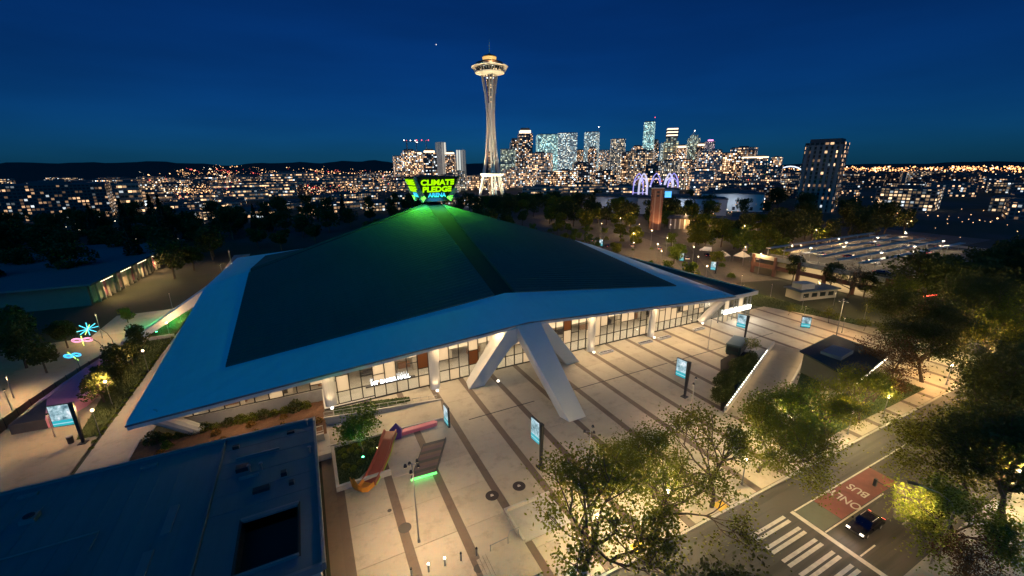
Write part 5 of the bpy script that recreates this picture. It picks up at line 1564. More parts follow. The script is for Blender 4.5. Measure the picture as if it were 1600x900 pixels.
# filler towers and blocks of the city
ADJ = {'low': 'brown-walled, warm-windowed', 'lowband': 'pale, window-banded', 'warm': 'densely lit, red-brown', 'lowdark': 'almost unlit', 'brown': 'brown, half-lit', 'dark': 'near-black, sparsely lit',
       'stripe': 'beige, stripe-windowed', 'beige': 'beige, evenly lit', 'grey': 'grey, half-lit', 'tealdark': 'dim teal'}
def block(x, y, w, d, h, rz, sty, label, group, name='building'):
    if group:
        label = ADJ[sty] + (' tall ' if h > 55 else ' ') + label
    o = thing(name, label, 'building', (x, y, 0), radians(rz), group)
    MB().box(-w / 2, w / 2, -d / 2, d / 2, 0, h).build('body', STY[sty], o)
    MB().box(-w * 0.46, w * 0.46, -d * 0.46, d * 0.46, h, h + 0.9).build('roof', M_roofd, o)
    MB().box(-w * 0.2, w * 0.15, -d * 0.2, d * 0.2, h + 0.9, h + 3.0).build('penthouse', M_roofd, o)
    return o
def polar(px_deg, d):
    a = radians(px_deg)
    return d * sin(a), d * cos(a)
rf_ = random.Random(23)
for k in range(120):      # in among the towers: azimuth from +Y in degrees, clockwise
    az, d = rf_.uniform(10, 58), rf_.uniform(720, 1500)
    x, y = polar(az, d)
    if abs(x - 255) < 45 and abs(y - 578) < 90: continue
    h = 40 + d * rf_.uniform(-0.036, 0.012 if rf_.random() < 0.65 else 0.034) if az > 26 else 40 + d * rf_.uniform(-0.036, -0.008)
    if az < 18 and d < 1000: h = min(h, 24)
    block(x, y, rf_.uniform(22, 46), rf_.uniform(22, 40), max(10, h), -az + rf_.uniform(-12, 12), rf_.choice(['warm', 'brown', 'low', 'dark', 'stripe', 'beige', 'grey']),
          'mid-rise block filling the gaps between the skyline towers', 'mid-rise blocks of the skyline', 'mid_rise_block')
for k in range(100):
    az, d = rf_.uniform(-26, 14), rf_.uniform(640, 1900)
    x, y = polar(az, d)
    block(x, y, rf_.uniform(30, 70), rf_.uniform(20, 40), rf_.uniform(9, 20) + d * 0.004, -az + rf_.uniform(-15, 15), rf_.choice(['low', 'lowband', 'lowband', 'warm', 'lowdark']),
          'low lit building in the district left of the skyline', 'low buildings left of the skyline', 'low_building')
for k in range(60):
    az, d = rf_.uniform(53, 80), rf_.uniform(480, 1400)
    x, y = polar(az, d)
    block(x, y, rf_.uniform(22, 50), rf_.uniform(18, 34), rf_.uniform(8, 17) + d * 0.006, -az + rf_.uniform(-20, 20), rf_.choice(['lowdark', 'tealdark', 'lowdark', 'low']),
          'dim low building in the district right of the skyline', 'low buildings right of the skyline', 'low_building')
for x, y, w, d, h, rz, sty, lab in (
    (-150, 690, 110, 24, 9, 4, 'lowband', 'long low building with one glowing window band at far left'),
    (-50, 762, 130, 30, 21, 2, 'lowband', 'long office block with bright window rows beyond the park'),
    (-14, 905, 90, 30, 34, -2, 'lowband', 'taller office block with bright window rows behind the long one'),
    (80, 860, 90, 28, 26, -6, 'lowband', 'office block with reddish window rows left of the rooftop sign'),
    (-196, 525, 70, 50, 29, 12, 'lowdark', 'big dark blank-walled hall at far left'),
    (-150, 545, 16, 30, 29, 12, 'lowband', 'lit glass stair end of the dark hall at far left')):
    block(x, y, w, d, h, rz, sty, lab, None)
for k in range(26):
    az, d = rf_.uniform(-14, 24), rf_.uniform(430, 640)
    x, y = polar(az, d)
    if abs(x - 255) < 60 and abs(y - 578) < 70: continue
    block(x, y, rf_.uniform(16, 44), rf_.uniform(12, 20), rf_.uniform(5, 9.5), -az + rf_.uniform(-20, 20), rf_.choice(['low', 'lowband', 'low', 'warm']),
          'small lit building among the trees beyond the arena roof', 'small buildings beyond the roof', 'low_building')
for i, (x, y, w, d, h, rz) in enumerate(((330, 560, 60, 18, 11, -32), (395, 545, 70, 18, 13, -36), (440, 500, 50, 18, 11, -40), (372, 470, 56, 16, 8, -38))):
    block(x, y, w, d, h, rz, 'lowband', ['pale low building right of the observation tower foot', 'long pale low building below the teal glass slab', 'pale low building left of the arches', 'pale low building in front of the long one, nearest the park'][i], None, 'low_building')
# hills on the horizon
def hills(name, az0, az1, d, hf, depth, seed, n=90):
    rg = random.Random(seed)
    ph = [rg.uniform(0, 6.28) for _ in range(4)]
    mb = MB()
    v = []
    for i in range(n + 1):
        t = i / n
        az = az0 + (az1 - az0) * t
        h = hf(t) * (1 + 0.10 * sin(t * 19 + ph[0]) + 0.06 * sin(t * 43 + ph[1]) + 0.05 * sin(t * 97 + ph[2]) + rg.uniform(-0.03, 0.03))
        for q, hh in ((d - depth, -0.3), (d - depth * 0.5, h * 0.45), (d, h), (d + depth, -0.3)):
            x, y = polar(az, q)
            v.append((x, y, hh))
    mb.add(v, [(i * 4 + j, (i + 1) * 4 + j, (i + 1) * 4 + j + 1, i * 4 + j + 1) for i in range(n) for j in range(3)])
    return tag(mb.build(name, mat('wooded_hillside', (0.018, 0.022, 0.014), 0.95, var=0.5, scale=0.02, worldpos=True)), kind='structure')
hills('hills', -40, 30, 3000, lambda t: 66 + 14 * sin(t * 3.0), 1100, 3)
hills('hills', 50, 95, 4600, lambda t: 32 + 14 * t, 900, 5)
# points of light too many to count
def lights(name, n, az0, az1, d0, d1, zf, r, m, label, seed, pw=1.0):
    rg = random.Random(seed)
    mb = MB()
    spots = []
    while len(spots) < n:
        az = rg.uniform(az0, az1)
        d = d0 * (d1 / d0) ** (rg.random() ** pw)
        x, y = polar(az, d)
        if rg.random() < 0.35:
            spots.append((x, y, d))
            continue
        t = rg.choice((0.35, 0.35 + pi / 2)) + rg.uniform(-0.04, 0.04)      # lamps strung along a street
        for q in range(rg.randint(4, 11)):
            xx, yy = x + cos(t) * q * d * 0.012, y + sin(t) * q * d * 0.012
            spots.append((xx, yy, math.hypot(xx, yy)))
    for x, y, d in spots:
        if d > d1 * 1.06: continue
        z = zf(d, rg)
        q = r * d / 1000 * rg.choice((0.22, 0.28, 0.34, 0.42, 0.55, 0.9))
        mb.add([(x - q, y, z), (x + q, y, z), (x, y - q, z), (x, y + q, z), (x, y, z - q), (x, y, z + q)], [(0, 2, 5), (2, 1, 5), (1, 3, 5), (3, 0, 5), (2, 0, 4), (1, 2, 4), (3, 1, 4), (0, 3, 4)])
    return tag(mb.build(name, m), label, 'city lights', kind='stuff')
L_w = glow('warm_point', (1.0, 0.52, 0.22), 3.4)
L_c = glow('white_point', (1.0, 0.84, 0.60), 3.4)
L_r = glow('red_point', (1.0, 0.12, 0.08), 2.2)
L_s = glow('sodium_point', (1.0, 0.42, 0.14), 3.4)
zl = lambda d, g: g.uniform(4, 18) if d < 1900 else (d - 1900) / 1100 * 66 * g.uniform(0.7, 1.0) + 8
zf = lambda d, g: g.uniform(4, 22)
lights('city_lights', 2400, -14, 14, 620, 2850, zl, 1.25, L_w, 'warm window and street lights scattered over the left district', 1)
lights('city_lights', 380, -30, 14, 620, 2850, zl, 1.25, L_c, 'white lights scattered over the left district', 2)
lights('city_lights', 340, -16, 14, 640, 2500, zl, 1.5, L_r, 'red tail lights scattered over the left district', 3)
lights('city_lights', 700, 10, 58, 650, 1500, zf, 1.4, L_w, 'warm street lights at the foot of the skyline', 4)
lights('city_lights', 200, 10, 60, 600, 1500, zf, 1.4, L_c, 'white street lights at the foot of the skyline', 5)
lights('city_lights', 120, 12, 58, 650, 1500, zf, 1.4, L_r, 'red lights at the foot of the skyline', 6)
lights('city_lights', 700, 62, 80, 2300, 4200, lambda d, g: g.uniform(4, 20), 1.5, L_s, 'orange harbour lights along the right horizon', 7)
lights('city_lights', 110, 60, 82, 1500, 4300, lambda d, g: g.uniform(4, 26), 1.3, L_c, 'white harbour lights along the right horizon', 8)
lights('city_lights', 240, 52, 84, 300, 1300, lambda d, g: g.uniform(3, 12), 1.6, L_w, 'sparse warm lights in the dim right district', 9)
lights('city_lights', 40, -34, -6, 170, 640, lambda d, g: g.uniform(2, 8), 1.8, L_c, 'sparse lamp glints in the dark park', 10)
tag(MB().lathe([(0.1, -6), (6, 0), (0.1, 6)], 8).build('star', glow('star_light', (1, 0.95, 0.9), 1.5), None, (1495, 4771, 1291)), 'single bright star in the sky left of the observation tower', 'star')
# ------------------------------------------------------------------ arches, brick tower and park halls
M_archl = glow('violet_arch', (0.42, 0.36, 1.0), 0.95, (0.5, 0.5, 0.6))  # ribs themselves glow, in place of violet lamps shining on them
M_archw = glow('white_arch', (0.72, 0.68, 0.90), 0.85, (0.6, 0.6, 0.6))  # white ribs glow too, standing in for light cast on them
for i, (x, y, m_, rz) in enumerate(((327, 352, M_archl, 44), (331, 349, M_archw, 8), (341, 341, M_archl, 46), (350.5, 332, M_archw, 10), (353.5, 329, M_archl, 44))):
    o = thing('arch', ['violet-lit lattice arch, leftmost of five', 'white lattice arch, second from left of five', 'violet-lit lattice arch standing alone in the middle of five', 'white lattice arch, second from right of five', 'violet-lit lattice arch, rightmost of five'][i], 'arch', (x, y, 0), radians(-rz), 'lattice arches')
    for s in (-1, 1):
        for e_ in (-1, 1):
            pts = [(s * 5.2, e_ * 1.0, 0), (s * 5.1, e_ * 1.0, 14), (s * 4.9, e_ * 0.9, 22), (s * 3.9, e_ * 0.8, 26.5), (s * 2.0, e_ * 0.7, 30.2), (0, e_ * 0.6, 32.4)]
            MB().tube(pts, [0.55, 0.5, 0.5, 0.55, 0.5, 0.4], 5).build('rib', m_, o)
            MB().tube([(s * 4.9, e_ * 0.9, 20), (s * 2.8, e_ * 0.6, 25.0), (0, e_ * 0.5, 27.6)], 0.35, 5).build('inner_rib', m_, o)
        for z, x_ in ((18, 5.0), (22, 4.9), (26.5, 3.9), (29.5, 2.4)):
            MB().tube([(s * x_, -1, z), (s * x_, 1, z)], 0.3, 4).build('tie', m_, o)
    MB().tube([(-5.1, 0, 12), (5.1, 0, 12)], 0.3, 4).build('tie', m_, o)
bt = thing('brick_tower', 'slim orange brick tower with a small blue sign near its top', 'tower', (204, 202, 0), radians(-35))
M_brk = mat('orange_brick', (0.30, 0.13, 0.075), 0.8, var=0.25, scale=0.6)
MB().box(-3.2, 3.2, -3.2, 3.2, 0, 26).build('shaft', M_brk, bt)
for s in (-1, 1):
    MB().box(s * 1.7 - 0.35, s * 1.7 + 0.35, -3.45, -3.2, 0, 25).build('pilaster', mat('pale_brick', (0.42, 0.26, 0.17), 0.8), bt)
for z in (21, 23.2):
    MB().box(-0.8, 0.8, -3.3, -3.0, z, z + 1.4).build('louvre', M_dark, bt)
MB().box(-3.5, 3.5, -3.5, 3.5, 26, 26.6).build('coping', M_wall, bt)
MB().box(4.2, 8.2, -2.4, -2.1, 20.6, 24.4).build('blue_sign', glow('blue_sign_panel', (0.05, 0.5, 1.0), 1.3), bt)
MB().box(3.2, 4.3, -2.3, -2.2, 22.2, 22.8).build('sign_arm', M_dark, bt)
lamp('tower_uplight', 'SPOT', (2, -9, 0.6), 5200, (1.0, 0.55, 0.25), bt, 0.3, spot=70, aim=(0, -2, 14))
for x, y, w, d, h, rz, col, lab in ((262, 312, 58, 26, 13, -40, (0.32, 0.33, 0.35), 'pale blank-walled theatre hall left of the brick tower'), (292, 262, 70, 22, 13, -44, (0.42, 0.45, 0.48), 'long white hall behind the brick tower'),
                                    (352, 258, 50, 20, 15, -50, (0.50, 0.50, 0.48), 'second white hall right of the brick tower'), (306, 296, 26, 26, 19, -42, (0.20, 0.19, 0.19), 'grey stage tower block under the arches')):
    o = thing('hall', lab, 'building', (x, y, 0), radians(rz))
    MB().box(-w / 2, w / 2, -d / 2, d / 2, 0, h).build('wall', mat('hall_wall_%d' % x, col, 0.7, var=0.1, scale=0.1), o)
    MB().box(-w / 2 - 0.4, w / 2 + 0.4, -d / 2 - 0.4, d / 2 + 0.4, h, h + 0.8).build('roof', M_roofd, o)
    MB().box(-w * 0.3, w * 0.1, -d * 0.2, d * 0.3, h + 0.8, h + 3.2).build('roof_plant', M_roofd, o)
    for k in range(6):
        MB().box(-w * 0.4 + k * w * 0.14, -w * 0.4 + k * w * 0.14 + 2.2, -d / 2 - 0.1, -d / 2 + 0.05, 1, 4).build('door', M_dark, o)
    lamp('wall_lamp', 'SPOT', (0, -d / 2 - 9, 7), 4200, (0.75, 0.85, 1.0), o, 0.4, spot=140, aim=(0, -d / 2, 7))
    MB().cyl(0, -d / 2 - 9, 0, 7, 0.1, 0.1, 6).build('wall_lamp_post', M_steel, o)
# low colonnaded building and brick shed
lb = thing('low_hall', 'low hall with lit pale fins beside the brick tower', 'building', (238, 186, 0), radians(-52))
MB().box(-26, 26, -9, 9, 0, 6.5).build('wall', mat('low_hall_wall', (0.28, 0.22, 0.17), 0.8), lb)
MB().box(-27, 27, -10, 10, 6.5, 7.2).build('roof', M_roofd, lb)
for k in range(18):
    MB().box(-25 + k * 2.9, -24.3 + k * 2.9, -9.8, -9.0, 0, 6.4).build('fin', M_white, lb)
for x_ in (-14, 4, 20):
    lamp('wall_lamp', 'POINT', (x_, -12, 4.5), 2600, SODIUM, lb, 0.3)
    MB().cyl(x_, -12, 0, 4.4, 0.08, 0.08, 6).build('lamp_post', M_dark, lb)
sb = thing('brick_shed', 'low brick building with orange wall lamps right of the finned hall', 'building', (278, 176, 0), radians(-50))
MB().box(-20, 20, -8, 8, 0, 6).build('wall', M_brk, sb)
MB().hexa([(-21, -9, 6), (21, -9, 6), (21, 9, 6), (-21, 9, 6)], [(-21, -1, 8.5), (21, -1, 8.5), (21, 1, 8.5), (-21, 1, 8.5)]).build('roof', M_roofd, sb)
for k in range(9):
    MB().box(-18 + k * 4.2, -16 + k * 4.2, -8.1, -7.9, 2.2, 4.2).build('window', M_scr, sb)
for x_ in (-12, 8):
    MB().cbox(x_, -8.4, 4.6, 0.5, 0.4, 0.4).build('wall_lamp', glow('orange_wall_lamp', (1.0, 0.5, 0.15), 8.0), sb)
    lamp('wall_glow', 'POINT', (x_, -9.6, 4.6), 1800, SODIUM, sb, 0.3)
# ------------------------------------------------------------------ parking garage
gar = thing('parking_garage', 'open parking garage with glowing decks and rooftop lamps on the right', 'garage', (195, 74, 0), radians(0))
M_gd = mat('garage_deck', (0.13, 0.11, 0.085), 0.8)
M_gb = mat('garage_brick', (0.20, 0.09, 0.065), 0.8)
for lv, z in enumerate((0.0, 3.2, 6.4)):
    MB().box(-42, 44, -18, 26, z - 0.3 if lv else -0.1, z + 0.02).build('deck', M_gd, gar)
    if lv < 2:
        for k in range(5):
            lamp('deck_light', 'AREA', (-34 + k * 17, 2, z + 2.6), 4200, (1.0, 0.72, 0.36), gar, 13, rot=(0, 0, 0), size_y=26)
            for yy in (-12, 4, 18):
                MB().box(-36 + k * 17, -32 + k * 17, yy, yy + 0.3, z + 2.72, z + 2.82).build('strip_lamp', glow('garage_strip', (1.0, 0.8, 0.5), 4.0), gar)
for z in (3.0, 6.2):
    for a in ((-42.2, 44.2, -18.3, -18.0), (-42.2, -41.9, -18, 26), (43.9, 44.2, -18, 26)):
        MB().box(a[0], a[1], a[2], a[3], z - 0.4, z + 1.1).build('parapet', M_wall if z > 4 else M_gb, gar)
for k in range(11):
    MB().box(-42.3 + k * 8.6, -41.2 + k * 8.6, -18.5, -17.6, 0, 7.2).build('pier', M_gb, gar)
for k in range(6):
    MB().box(-42.5, -41.6, -17.4 + k * 8.4, -16.4 + k * 8.4, 0, 7.2).build('pier', M_gb, gar)
for k in range(6):
    MB().box(-34 + k * 13, -33.8 + k * 13, -16, 24, 6.44, 6.46).build('bay_line', M_paint, gar)
    yy = -8 + 6 * k
    o = MB().box(-38, 38, yy, yy + 1.6, 9.2, 9.45).build('canopy', M_wall, gar)
    MB().box(-37, 37, yy + 0.6, yy + 0.8, 9.1, 9.18).build('strip_lamp', glow('garage_strip', (1.0, 0.8, 0.5), 4.0), gar)
    lamp('canopy_light', 'AREA', (0, yy + 0.7, 9.0), 700, (1.0, 0.78, 0.48), gar, 74, rot=(0, 0, 0), size_y=0.3)
    for q in range(8):
        MB().cyl(-37 + q * 10.5, yy + 1.2, 6.4, 9.2, 0.12, 0.12, 6).build('canopy_post', M_steel, gar)
for k in range(7):
    x_, y_ = -34 + k * 11.5, (-6 if k % 2 else 10)
    MB().cyl(x_, y_, 6.4, 11, 0.09, 0.07, 6).build('lamp_post', M_steel, gar)
    MB().cbox(x_, y_, 11, 0.7, 0.5, 0.18).build('lamp_head', glow('deck_lamp', (1.0, 0.85, 0.6), 9.0), gar)
    lamp('deck_lamp_light', 'SPOT', (x_, y_, 10.8), 1100, (1.0, 0.82, 0.55), gar, 0.2, spot=155, rot=(0, 0, 0))
kb = thing('ticket_kiosk', 'low flat-roofed kiosk with a pale box on top beyond the plaza', 'kiosk', (139, 70, 0), radians(-12))
MB().box(-7, 7, -2.6, 2.6, 0, 2.8).build('wall', mat('kiosk_wall', (0.40, 0.36, 0.30), 0.7), kb)
MB().box(-7.6, 7.6, -3.2, 3.2, 2.8, 3.15).build('roof', roof_mat('kiosk_roof', (0.16, 0.2, 0.22), 0.4, 0.3), kb)
MB().box(-6.0, -1.0, -1.6, 1.8, 3.15, 4.9).build('upper_box', mat('kiosk_box', (0.5, 0.46, 0.4), 0.6), kb)
for k in range(4):
    MB().box(-6 + k * 3.2, -4 + k * 3.2, -2.68, -2.58, 0.9, 2.2).build('window', M_scr, kb)
red = thing('neon_canopy', 'low canopy glowing red beside the garage', 'canopy', (160, 50.5, 0), radians(-10))
MB().box(-4, 4, -1.5, 1.5, 3.0, 3.3).build('roof', M_dark, red)
for x_ in (-3.6, 3.6):
    MB().cyl(x_, 0, 0, 3.0, 0.1, 0.1, 6).build('post', M_dark, red)
MB().box(-4, 4, -1.56, -1.5, 3.02, 3.28).build('red_strip', glow('red_neon', (1.0, 0.06, 0.04), 5.0), red)
lamp('red_light', 'AREA', (0, -0.8, 2.8), 700, (1.0, 0.10, 0.05), red, 6, rot=(0, 0, 0), size_y=1)
st = thing('stadium_arch', 'far stadium with a white lit arch and a pink mast right of the skyline', 'stadium', (859, 512, 0), radians(-60))
MB().lathe([(38, 0), (40, 12), (36, 18), (30, 18)], 32).build('bowl', M_wall, st)
MB().tube([(26 * cos(t * pi / 12), -8, 14 + 22 * sin(t * pi / 12)) for t in range(13)], 1.3, 6).build('arch', glow('white_arch_light', (0.75, 0.85, 1.0), 1.5), st)
MB().tube([(-30, -8, 10), (-30, -8, 36)], 1.2, 6).build('mast', glow('pink_mast', (1.0, 0.12, 0.40), 2.2), st)
MB().tube([(-38, -8, 28), (-30, -8, 20), (-22, -8, 28)], 0.9, 6).build('mast_wing', glow('pink_mast', (1.0, 0.12, 0.40), 2.2), st)
# side street with lamps and parked cars
tag(MB().prism([(118, 96), (126, 92), (176, 150), (210, 250), (200, 254), (166, 156)], -0.165, -0.12).build('side_street', M_asph), kind='structure')
tag(MB().prism([(108, 71), (124, 82), (134, 92), (165, 84), (330, 84), (330, 460), (108, 460)], -0.166, -0.14).build('forecourt', stone('worn_paving', (0.10, 0.085, 0.066), 0.05, 0.5)), kind='structure')
for i, (x, y) in enumerate(((128, 104), (142, 118), (150, 140), (160, 160), (172, 182), (182, 210), (192, 240), (118, 92), (196, 152), (216, 148), (240, 140), (152, 96), (178, 100), (212, 100), (186, 172), (160, 108), (134, 130), (146, 158), (156, 196), (205, 224), (226, 250), (250, 236), (232, 120), (262, 128), (128, 138), (124, 118), (170, 260), (186, 300), (220, 290), (236, 206), (286, 212), (262, 96), (300, 110))):  # lamps in among the trees added to brighten dark foliage
    pole_lamp(x, y, 7.5, 'street lamp, some of these added, along the side street right of the arena', 1, 3400, WARM, 'lamps along the side street', r=0.07, globe=True)
for k in range(40):
    x_, y_ = R.uniform(112, 180), R.uniform(96, 235)
    if abs((x_ - 122) * 1.1 - (y_ - 95)) < 14: continue
    shrub(R.choice((0, 1, 1)), x_, y_, -0.12, R.uniform(0.9, 1.8), 'rounded shrub in the beds between the arena and the side street', 'shrubs beside the side street')
# ------------------------------------------------------------------ cars
def car_parts(col, van=False):
    L, W_ = (5.4, 1.95) if van else (4.7, 1.82)
    if van:
        low = [(-2.7, 0.35), (2.7, 0.35), (2.7, 0.95), (2.3, 1.15), (1.75, 1.35), (-2.65, 1.4), (-2.7, 0.9)]
        top = [(1.8, 1.3), (1.1, 2.15), (0.8, 2.25), (-2.5, 2.25), (-2.65, 1.38)]
    else:
        low = [(-2.35, 0.32), (2.35, 0.30), (2.36, 0.62), (2.2, 0.78), (1.2, 0.93), (-1.9, 0.98), (-2.32, 0.86), (-2.36, 0.55)]
        top = [(1.25, 0.9), (0.45, 1.38), (0.1, 1.44), (-0.9, 1.45), (-1.45, 1.32), (-2.05, 0.95)]
    def ext(prof, w0, w1):
        mb = MB()
        n = len(prof)
        zmin, zmax = min(p[1] for p in prof), max(p[1] for p in prof)
        vs = []
        for s in (-1, 1):
            for x, z in prof:
                t = (z - zmin) / (zmax - zmin)
                vs.append((x, s * (w0 + (w1 - w0) * t) / 2, z))
        mb.add(vs, [tuple(range(n)), tuple(range(2 * n - 1, n - 1, -1))] + [(i + n, (i + 1) % n + n, (i + 1) % n, i) for i in range(n)])
        return mb
    t = NT('car_paint')
    f = t.noise(3.0, 2.0, t.obj())
    b = t.bsdf(t.mix(f, c4(col), c4([min(1, c * 1.15) for c in col])), 0.25, 0.2)
    b.inputs['Coat Weight'].default_value = 0.6
    return ext(low, W_, W_ * 0.96).mesh('body', t.m), ext(top, W_ * 0.94, W_ * 0.74), top, t.m, (L, W_)
M_tyre = mat('tyre', (0.015, 0.015, 0.015), 0.8)
M_rim = mat('alloy_rim', (0.4, 0.4, 0.42), 0.3, 0.9)
M_cgl = pane_mat('car_glass', (0.05, 0.05, 0.06), 0.5)
M_hl = glow('headlight', (1.0, 0.92, 0.78), 3.0)
M_tl = glow('taillight', (1.0, 0.05, 0.03), 1.5)
def car(x, y, rz, col, label, van=False, group=None, lights_on=True):
    o = thing('parked_van' if van else 'parked_car', label, 'van' if van else 'car', (x, y, -0.13 if y < 26 else -0.1), rz, group)
    bm_, gl, top, pm_, (L, W_) = car_parts(col, van)
    bo = put('body', bm_, o, bevel=0.06)
    gl.build('cabin', pm_ if van else M_cgl, o)
    if van:
        MB().hexa([(1.84, -0.8, 1.35), (1.84, 0.8, 1.35), (1.2, 0.72, 2.1), (1.2, -0.72, 2.1)], [(1.88, -0.8, 1.37), (1.88, 0.8, 1.37), (1.24, 0.72, 2.12), (1.24, -0.72, 2.12)]).build('windscreen', M_cgl, o)
    else:
        rfm = MB().hexa([(0.25, -0.64, 1.44), (0.25, 0.64, 1.44), (-1.1, 0.64, 1.45), (-1.1, -0.64, 1.45)], [(0.25, -0.64, 1.475), (0.25, 0.64, 1.475), (-1.1, 0.64, 1.485), (-1.1, -0.64, 1.485)])
        rfm.build('roof', pm_, o)
        for s in (-1, 1):
            MB().tube([(0.2, s * 0.58, 1.5), (-1.0, s * 0.58, 1.51)], 0.03, 5).build('roof_rail', M_steel, o)
            MB().cbox(0.75, s * (W_ / 2 + 0.08), 0.95, 0.2, 0.16, 0.14).build('mirror', pm_, o)
    for sx in (L * 0.31, -L * 0.29):
        for s in (-1, 1):
            w = bpy.data.objects.new('wheel', None); C.objects.link(w); w.parent = o
            w.location = (sx, s * (W_ / 2 - 0.1), 0.33); w.rotation_euler.x = radians(90)
            MB().lathe([(0.2, -0.12), (0.33, -0.11), (0.34, 0), (0.33, 0.11), (0.2, 0.12)], 16).build('tyre', M_tyre, w)
            MB().cyl(0, 0, -0.125, 0.125, 0.2, 0.2, 10).build('rim', M_rim, w)
    for s in (-1, 1):
        MB().cbox(L / 2 - 0.06, s * W_ * 0.36, 0.62, 0.16, 0.36, 0.14).build('headlight', M_hl if lights_on else M_rim, o)
        MB().cbox(-L / 2 + 0.04, s * W_ * 0.38, 0.72, 0.12, 0.3, 0.16).build('taillight', M_tl, o)
    MB().cbox(L / 2 - 0.02, 0, 0.42, 0.1, W_ * 0.6, 0.2).build('grille', M_dark, o)
    return o
bc = car(52.8, 16.3, pi, (0.012, 0.012, 0.014), 'black car waiting behind the stop line with its headlights on')
for s in (-1, 1):
    lamp('beam', 'SPOT', (2.45, s * 0.65, 0.65), 130, (1.0, 0.92, 0.8), bc, 0.08, spot=60, aim=(12, s * 0.65, -0.3))
for i, (x, y, rz, col, van, lab) in enumerate((
    (60.5, 13.0, pi, (0.02, 0.02, 0.02), False, 'dark car half hidden under the lime tree'),
    (172, 136, 2.2, (0.75, 0.75, 0.73), True, 'white van parked on the side street right of the arena'),
    (141, 186, 1.1, (0.10, 0.16, 0.3), False, 'blue car at the far end of the side street'),
    (150, 163, 1.0, (0.7, 0.7, 0.68), False, 'white car before the white van on the side street'),
    (138, 168, 1.2, (0.05, 0.05, 0.05), False, 'dark car behind the edge of the roof on the side street'),
    (156, 150, 0.9, (0.3, 0.3, 0.3), False, 'silver car in the middle of the side street'),
    (163, 128, 0.9, (0.03, 0.03, 0.03), False, 'black car beside the white van on the side street'),
    (150, 128, 0.9, (0.6, 0.58, 0.55), False, 'pale car nearest along the side street'),
    (190, 128, 0.5, (0.68, 0.68, 0.66), True, 'white van under the trees right of the side street'),
    (176, 112, 0.3, (0.65, 0.65, 0.62), False, 'white car right of the side street lamps'),
    (146.5, 78.5, 0.2, (0.12, 0.02, 0.02), False, 'dark red car behind the low kiosk'))):
    car(x, y, rz, col, lab, van, 'cars on the side street' if 100 < y else None, False)
rg3 = random.Random(31)
for k in range(14):
    a = car(195 + rg3.uniform(-36, 38), 74 + rg3.choice((-12.5, -3, 5, 14, 21)), pi / 2 + rg3.choice((0, pi)), rg3.choice(((0.7, 0.7, 0.7), (0.05, 0.05, 0.05), (0.3, 0.3, 0.32), (0.15, 0.03, 0.03))), 'car parked on the roof deck of the garage', False, 'cars on the garage roof', False)
    a.location.z = 6.42
# tents of the street side: small pale peaked canopies
for x, y in ((160, 118), (166, 113)):
    o = thing('market_tent', 'small pale peaked tent on the forecourt before the white van, ' + ('left of two' if x < 163 else 'right of two'), 'tent', (x, y, 0))
    MB().add([(-2.4, -2.4, 2.4), (2.4, -2.4, 2.4), (2.4, 2.4, 2.4), (-2.4, 2.4, 2.4), (0, 0, 4.6)], [(0, 1, 4), (1, 2, 4), (2, 3, 4), (3, 0, 4)]).build('canopy', mat('tent_canvas', (0.6, 0.57, 0.5), 0.8), o)
    for a, b in ((-2.3, -2.3), (2.3, -2.3), (2.3, 2.3), (-2.3, 2.3)):
        MB().cyl(a, b, 0, 2.4, 0.06, 0.06, 6).build('leg', M_steel, o)
# ------------------------------------------------------------------ left side: hall with banners, tent, neon insects
lh = thing('banner_hall', 'low blue-roofed hall with a colourful lit banner front at far left', 'building', (-86, 198, 0), radians(-4))
def LHr(p, z):
    return [(x, y, z) for x, y in p]
MB().box(-52, 27.5, -30, 60, 6.6, 7.2).build('roof', roof_mat('hall_roof', (0.14, 0.17, 0.19), 0.5, 0.2), lh)
MB().box(-50, 25.5, -28, 58, 0, 6.6).build('wall', mat('hall_wall_left', (0.16, 0.15, 0.14), 0.8), lh)
bcols = [(0.55, 0.50, 0.40), (0.35, 0.42, 0.30), (0.60, 0.20, 0.30), (0.50, 0.45, 0.38), (0.25, 0.35, 0.33), (0.55, 0.30, 0.35)]
for k in range(16):
    MB().box(25.55, 25.8, -27 + k * 3.4, -24.4 + k * 3.4, 0.8, 6.0).build('banner', mat('banner_%d' % (k % 6), bcols[k % 6], 0.7, var=0.5, scale=0.7), lh)
    MB().box(25.5, 26.3, -24.3 + k * 3.4, -23.8 + k * 3.4, 0, 6.6).build('pilaster', M_wall, lh)
for k in range(4):
    lamp('banner_light', 'AREA', (29.5, -20 + k * 14, 6.3), 1800, WARM, lh, 10, rot=(radians(0), radians(-35), radians(0)), size_y=0.5)
    MB().box(27.3, 27.45, -24 + k * 14, -16 + k * 14, 6.4, 6.58).build('eave_lamp', glow('eave_lamp_strip', (1.0, 0.8, 0.5), 4.0), lh)
tent = thing('event_tent', 'sagging purple and black event tent behind a curved fence at left', 'tent', (-41.5, 98, 0))
tv = [(-4.6, -11.5), (-0.2, -11.8), (2.6, -6), (3.6, 2), (2.4, 10), (0.6, 17), (-0.8, 16), (-2.2, 9), (-3.6, 2), (-4.4, -5)]
M_tp = mat('purple_canvas', (0.24, 0.10, 0.21), 0.6, var=0.4, scale=0.5)
M_tl_ = mat('lilac_canvas', (0.55, 0.24, 0.43), 0.6, var=0.3, scale=0.5)
M_tb = mat('black_canvas', (0.06, 0.055, 0.06), 0.6, var=0.3)
peaks = [(-1.0, -8, 3.6), (0.2, -2, 3.0), (-0.4, 5, 3.4), (-0.6, 11, 2.6)]
n = len(tv)
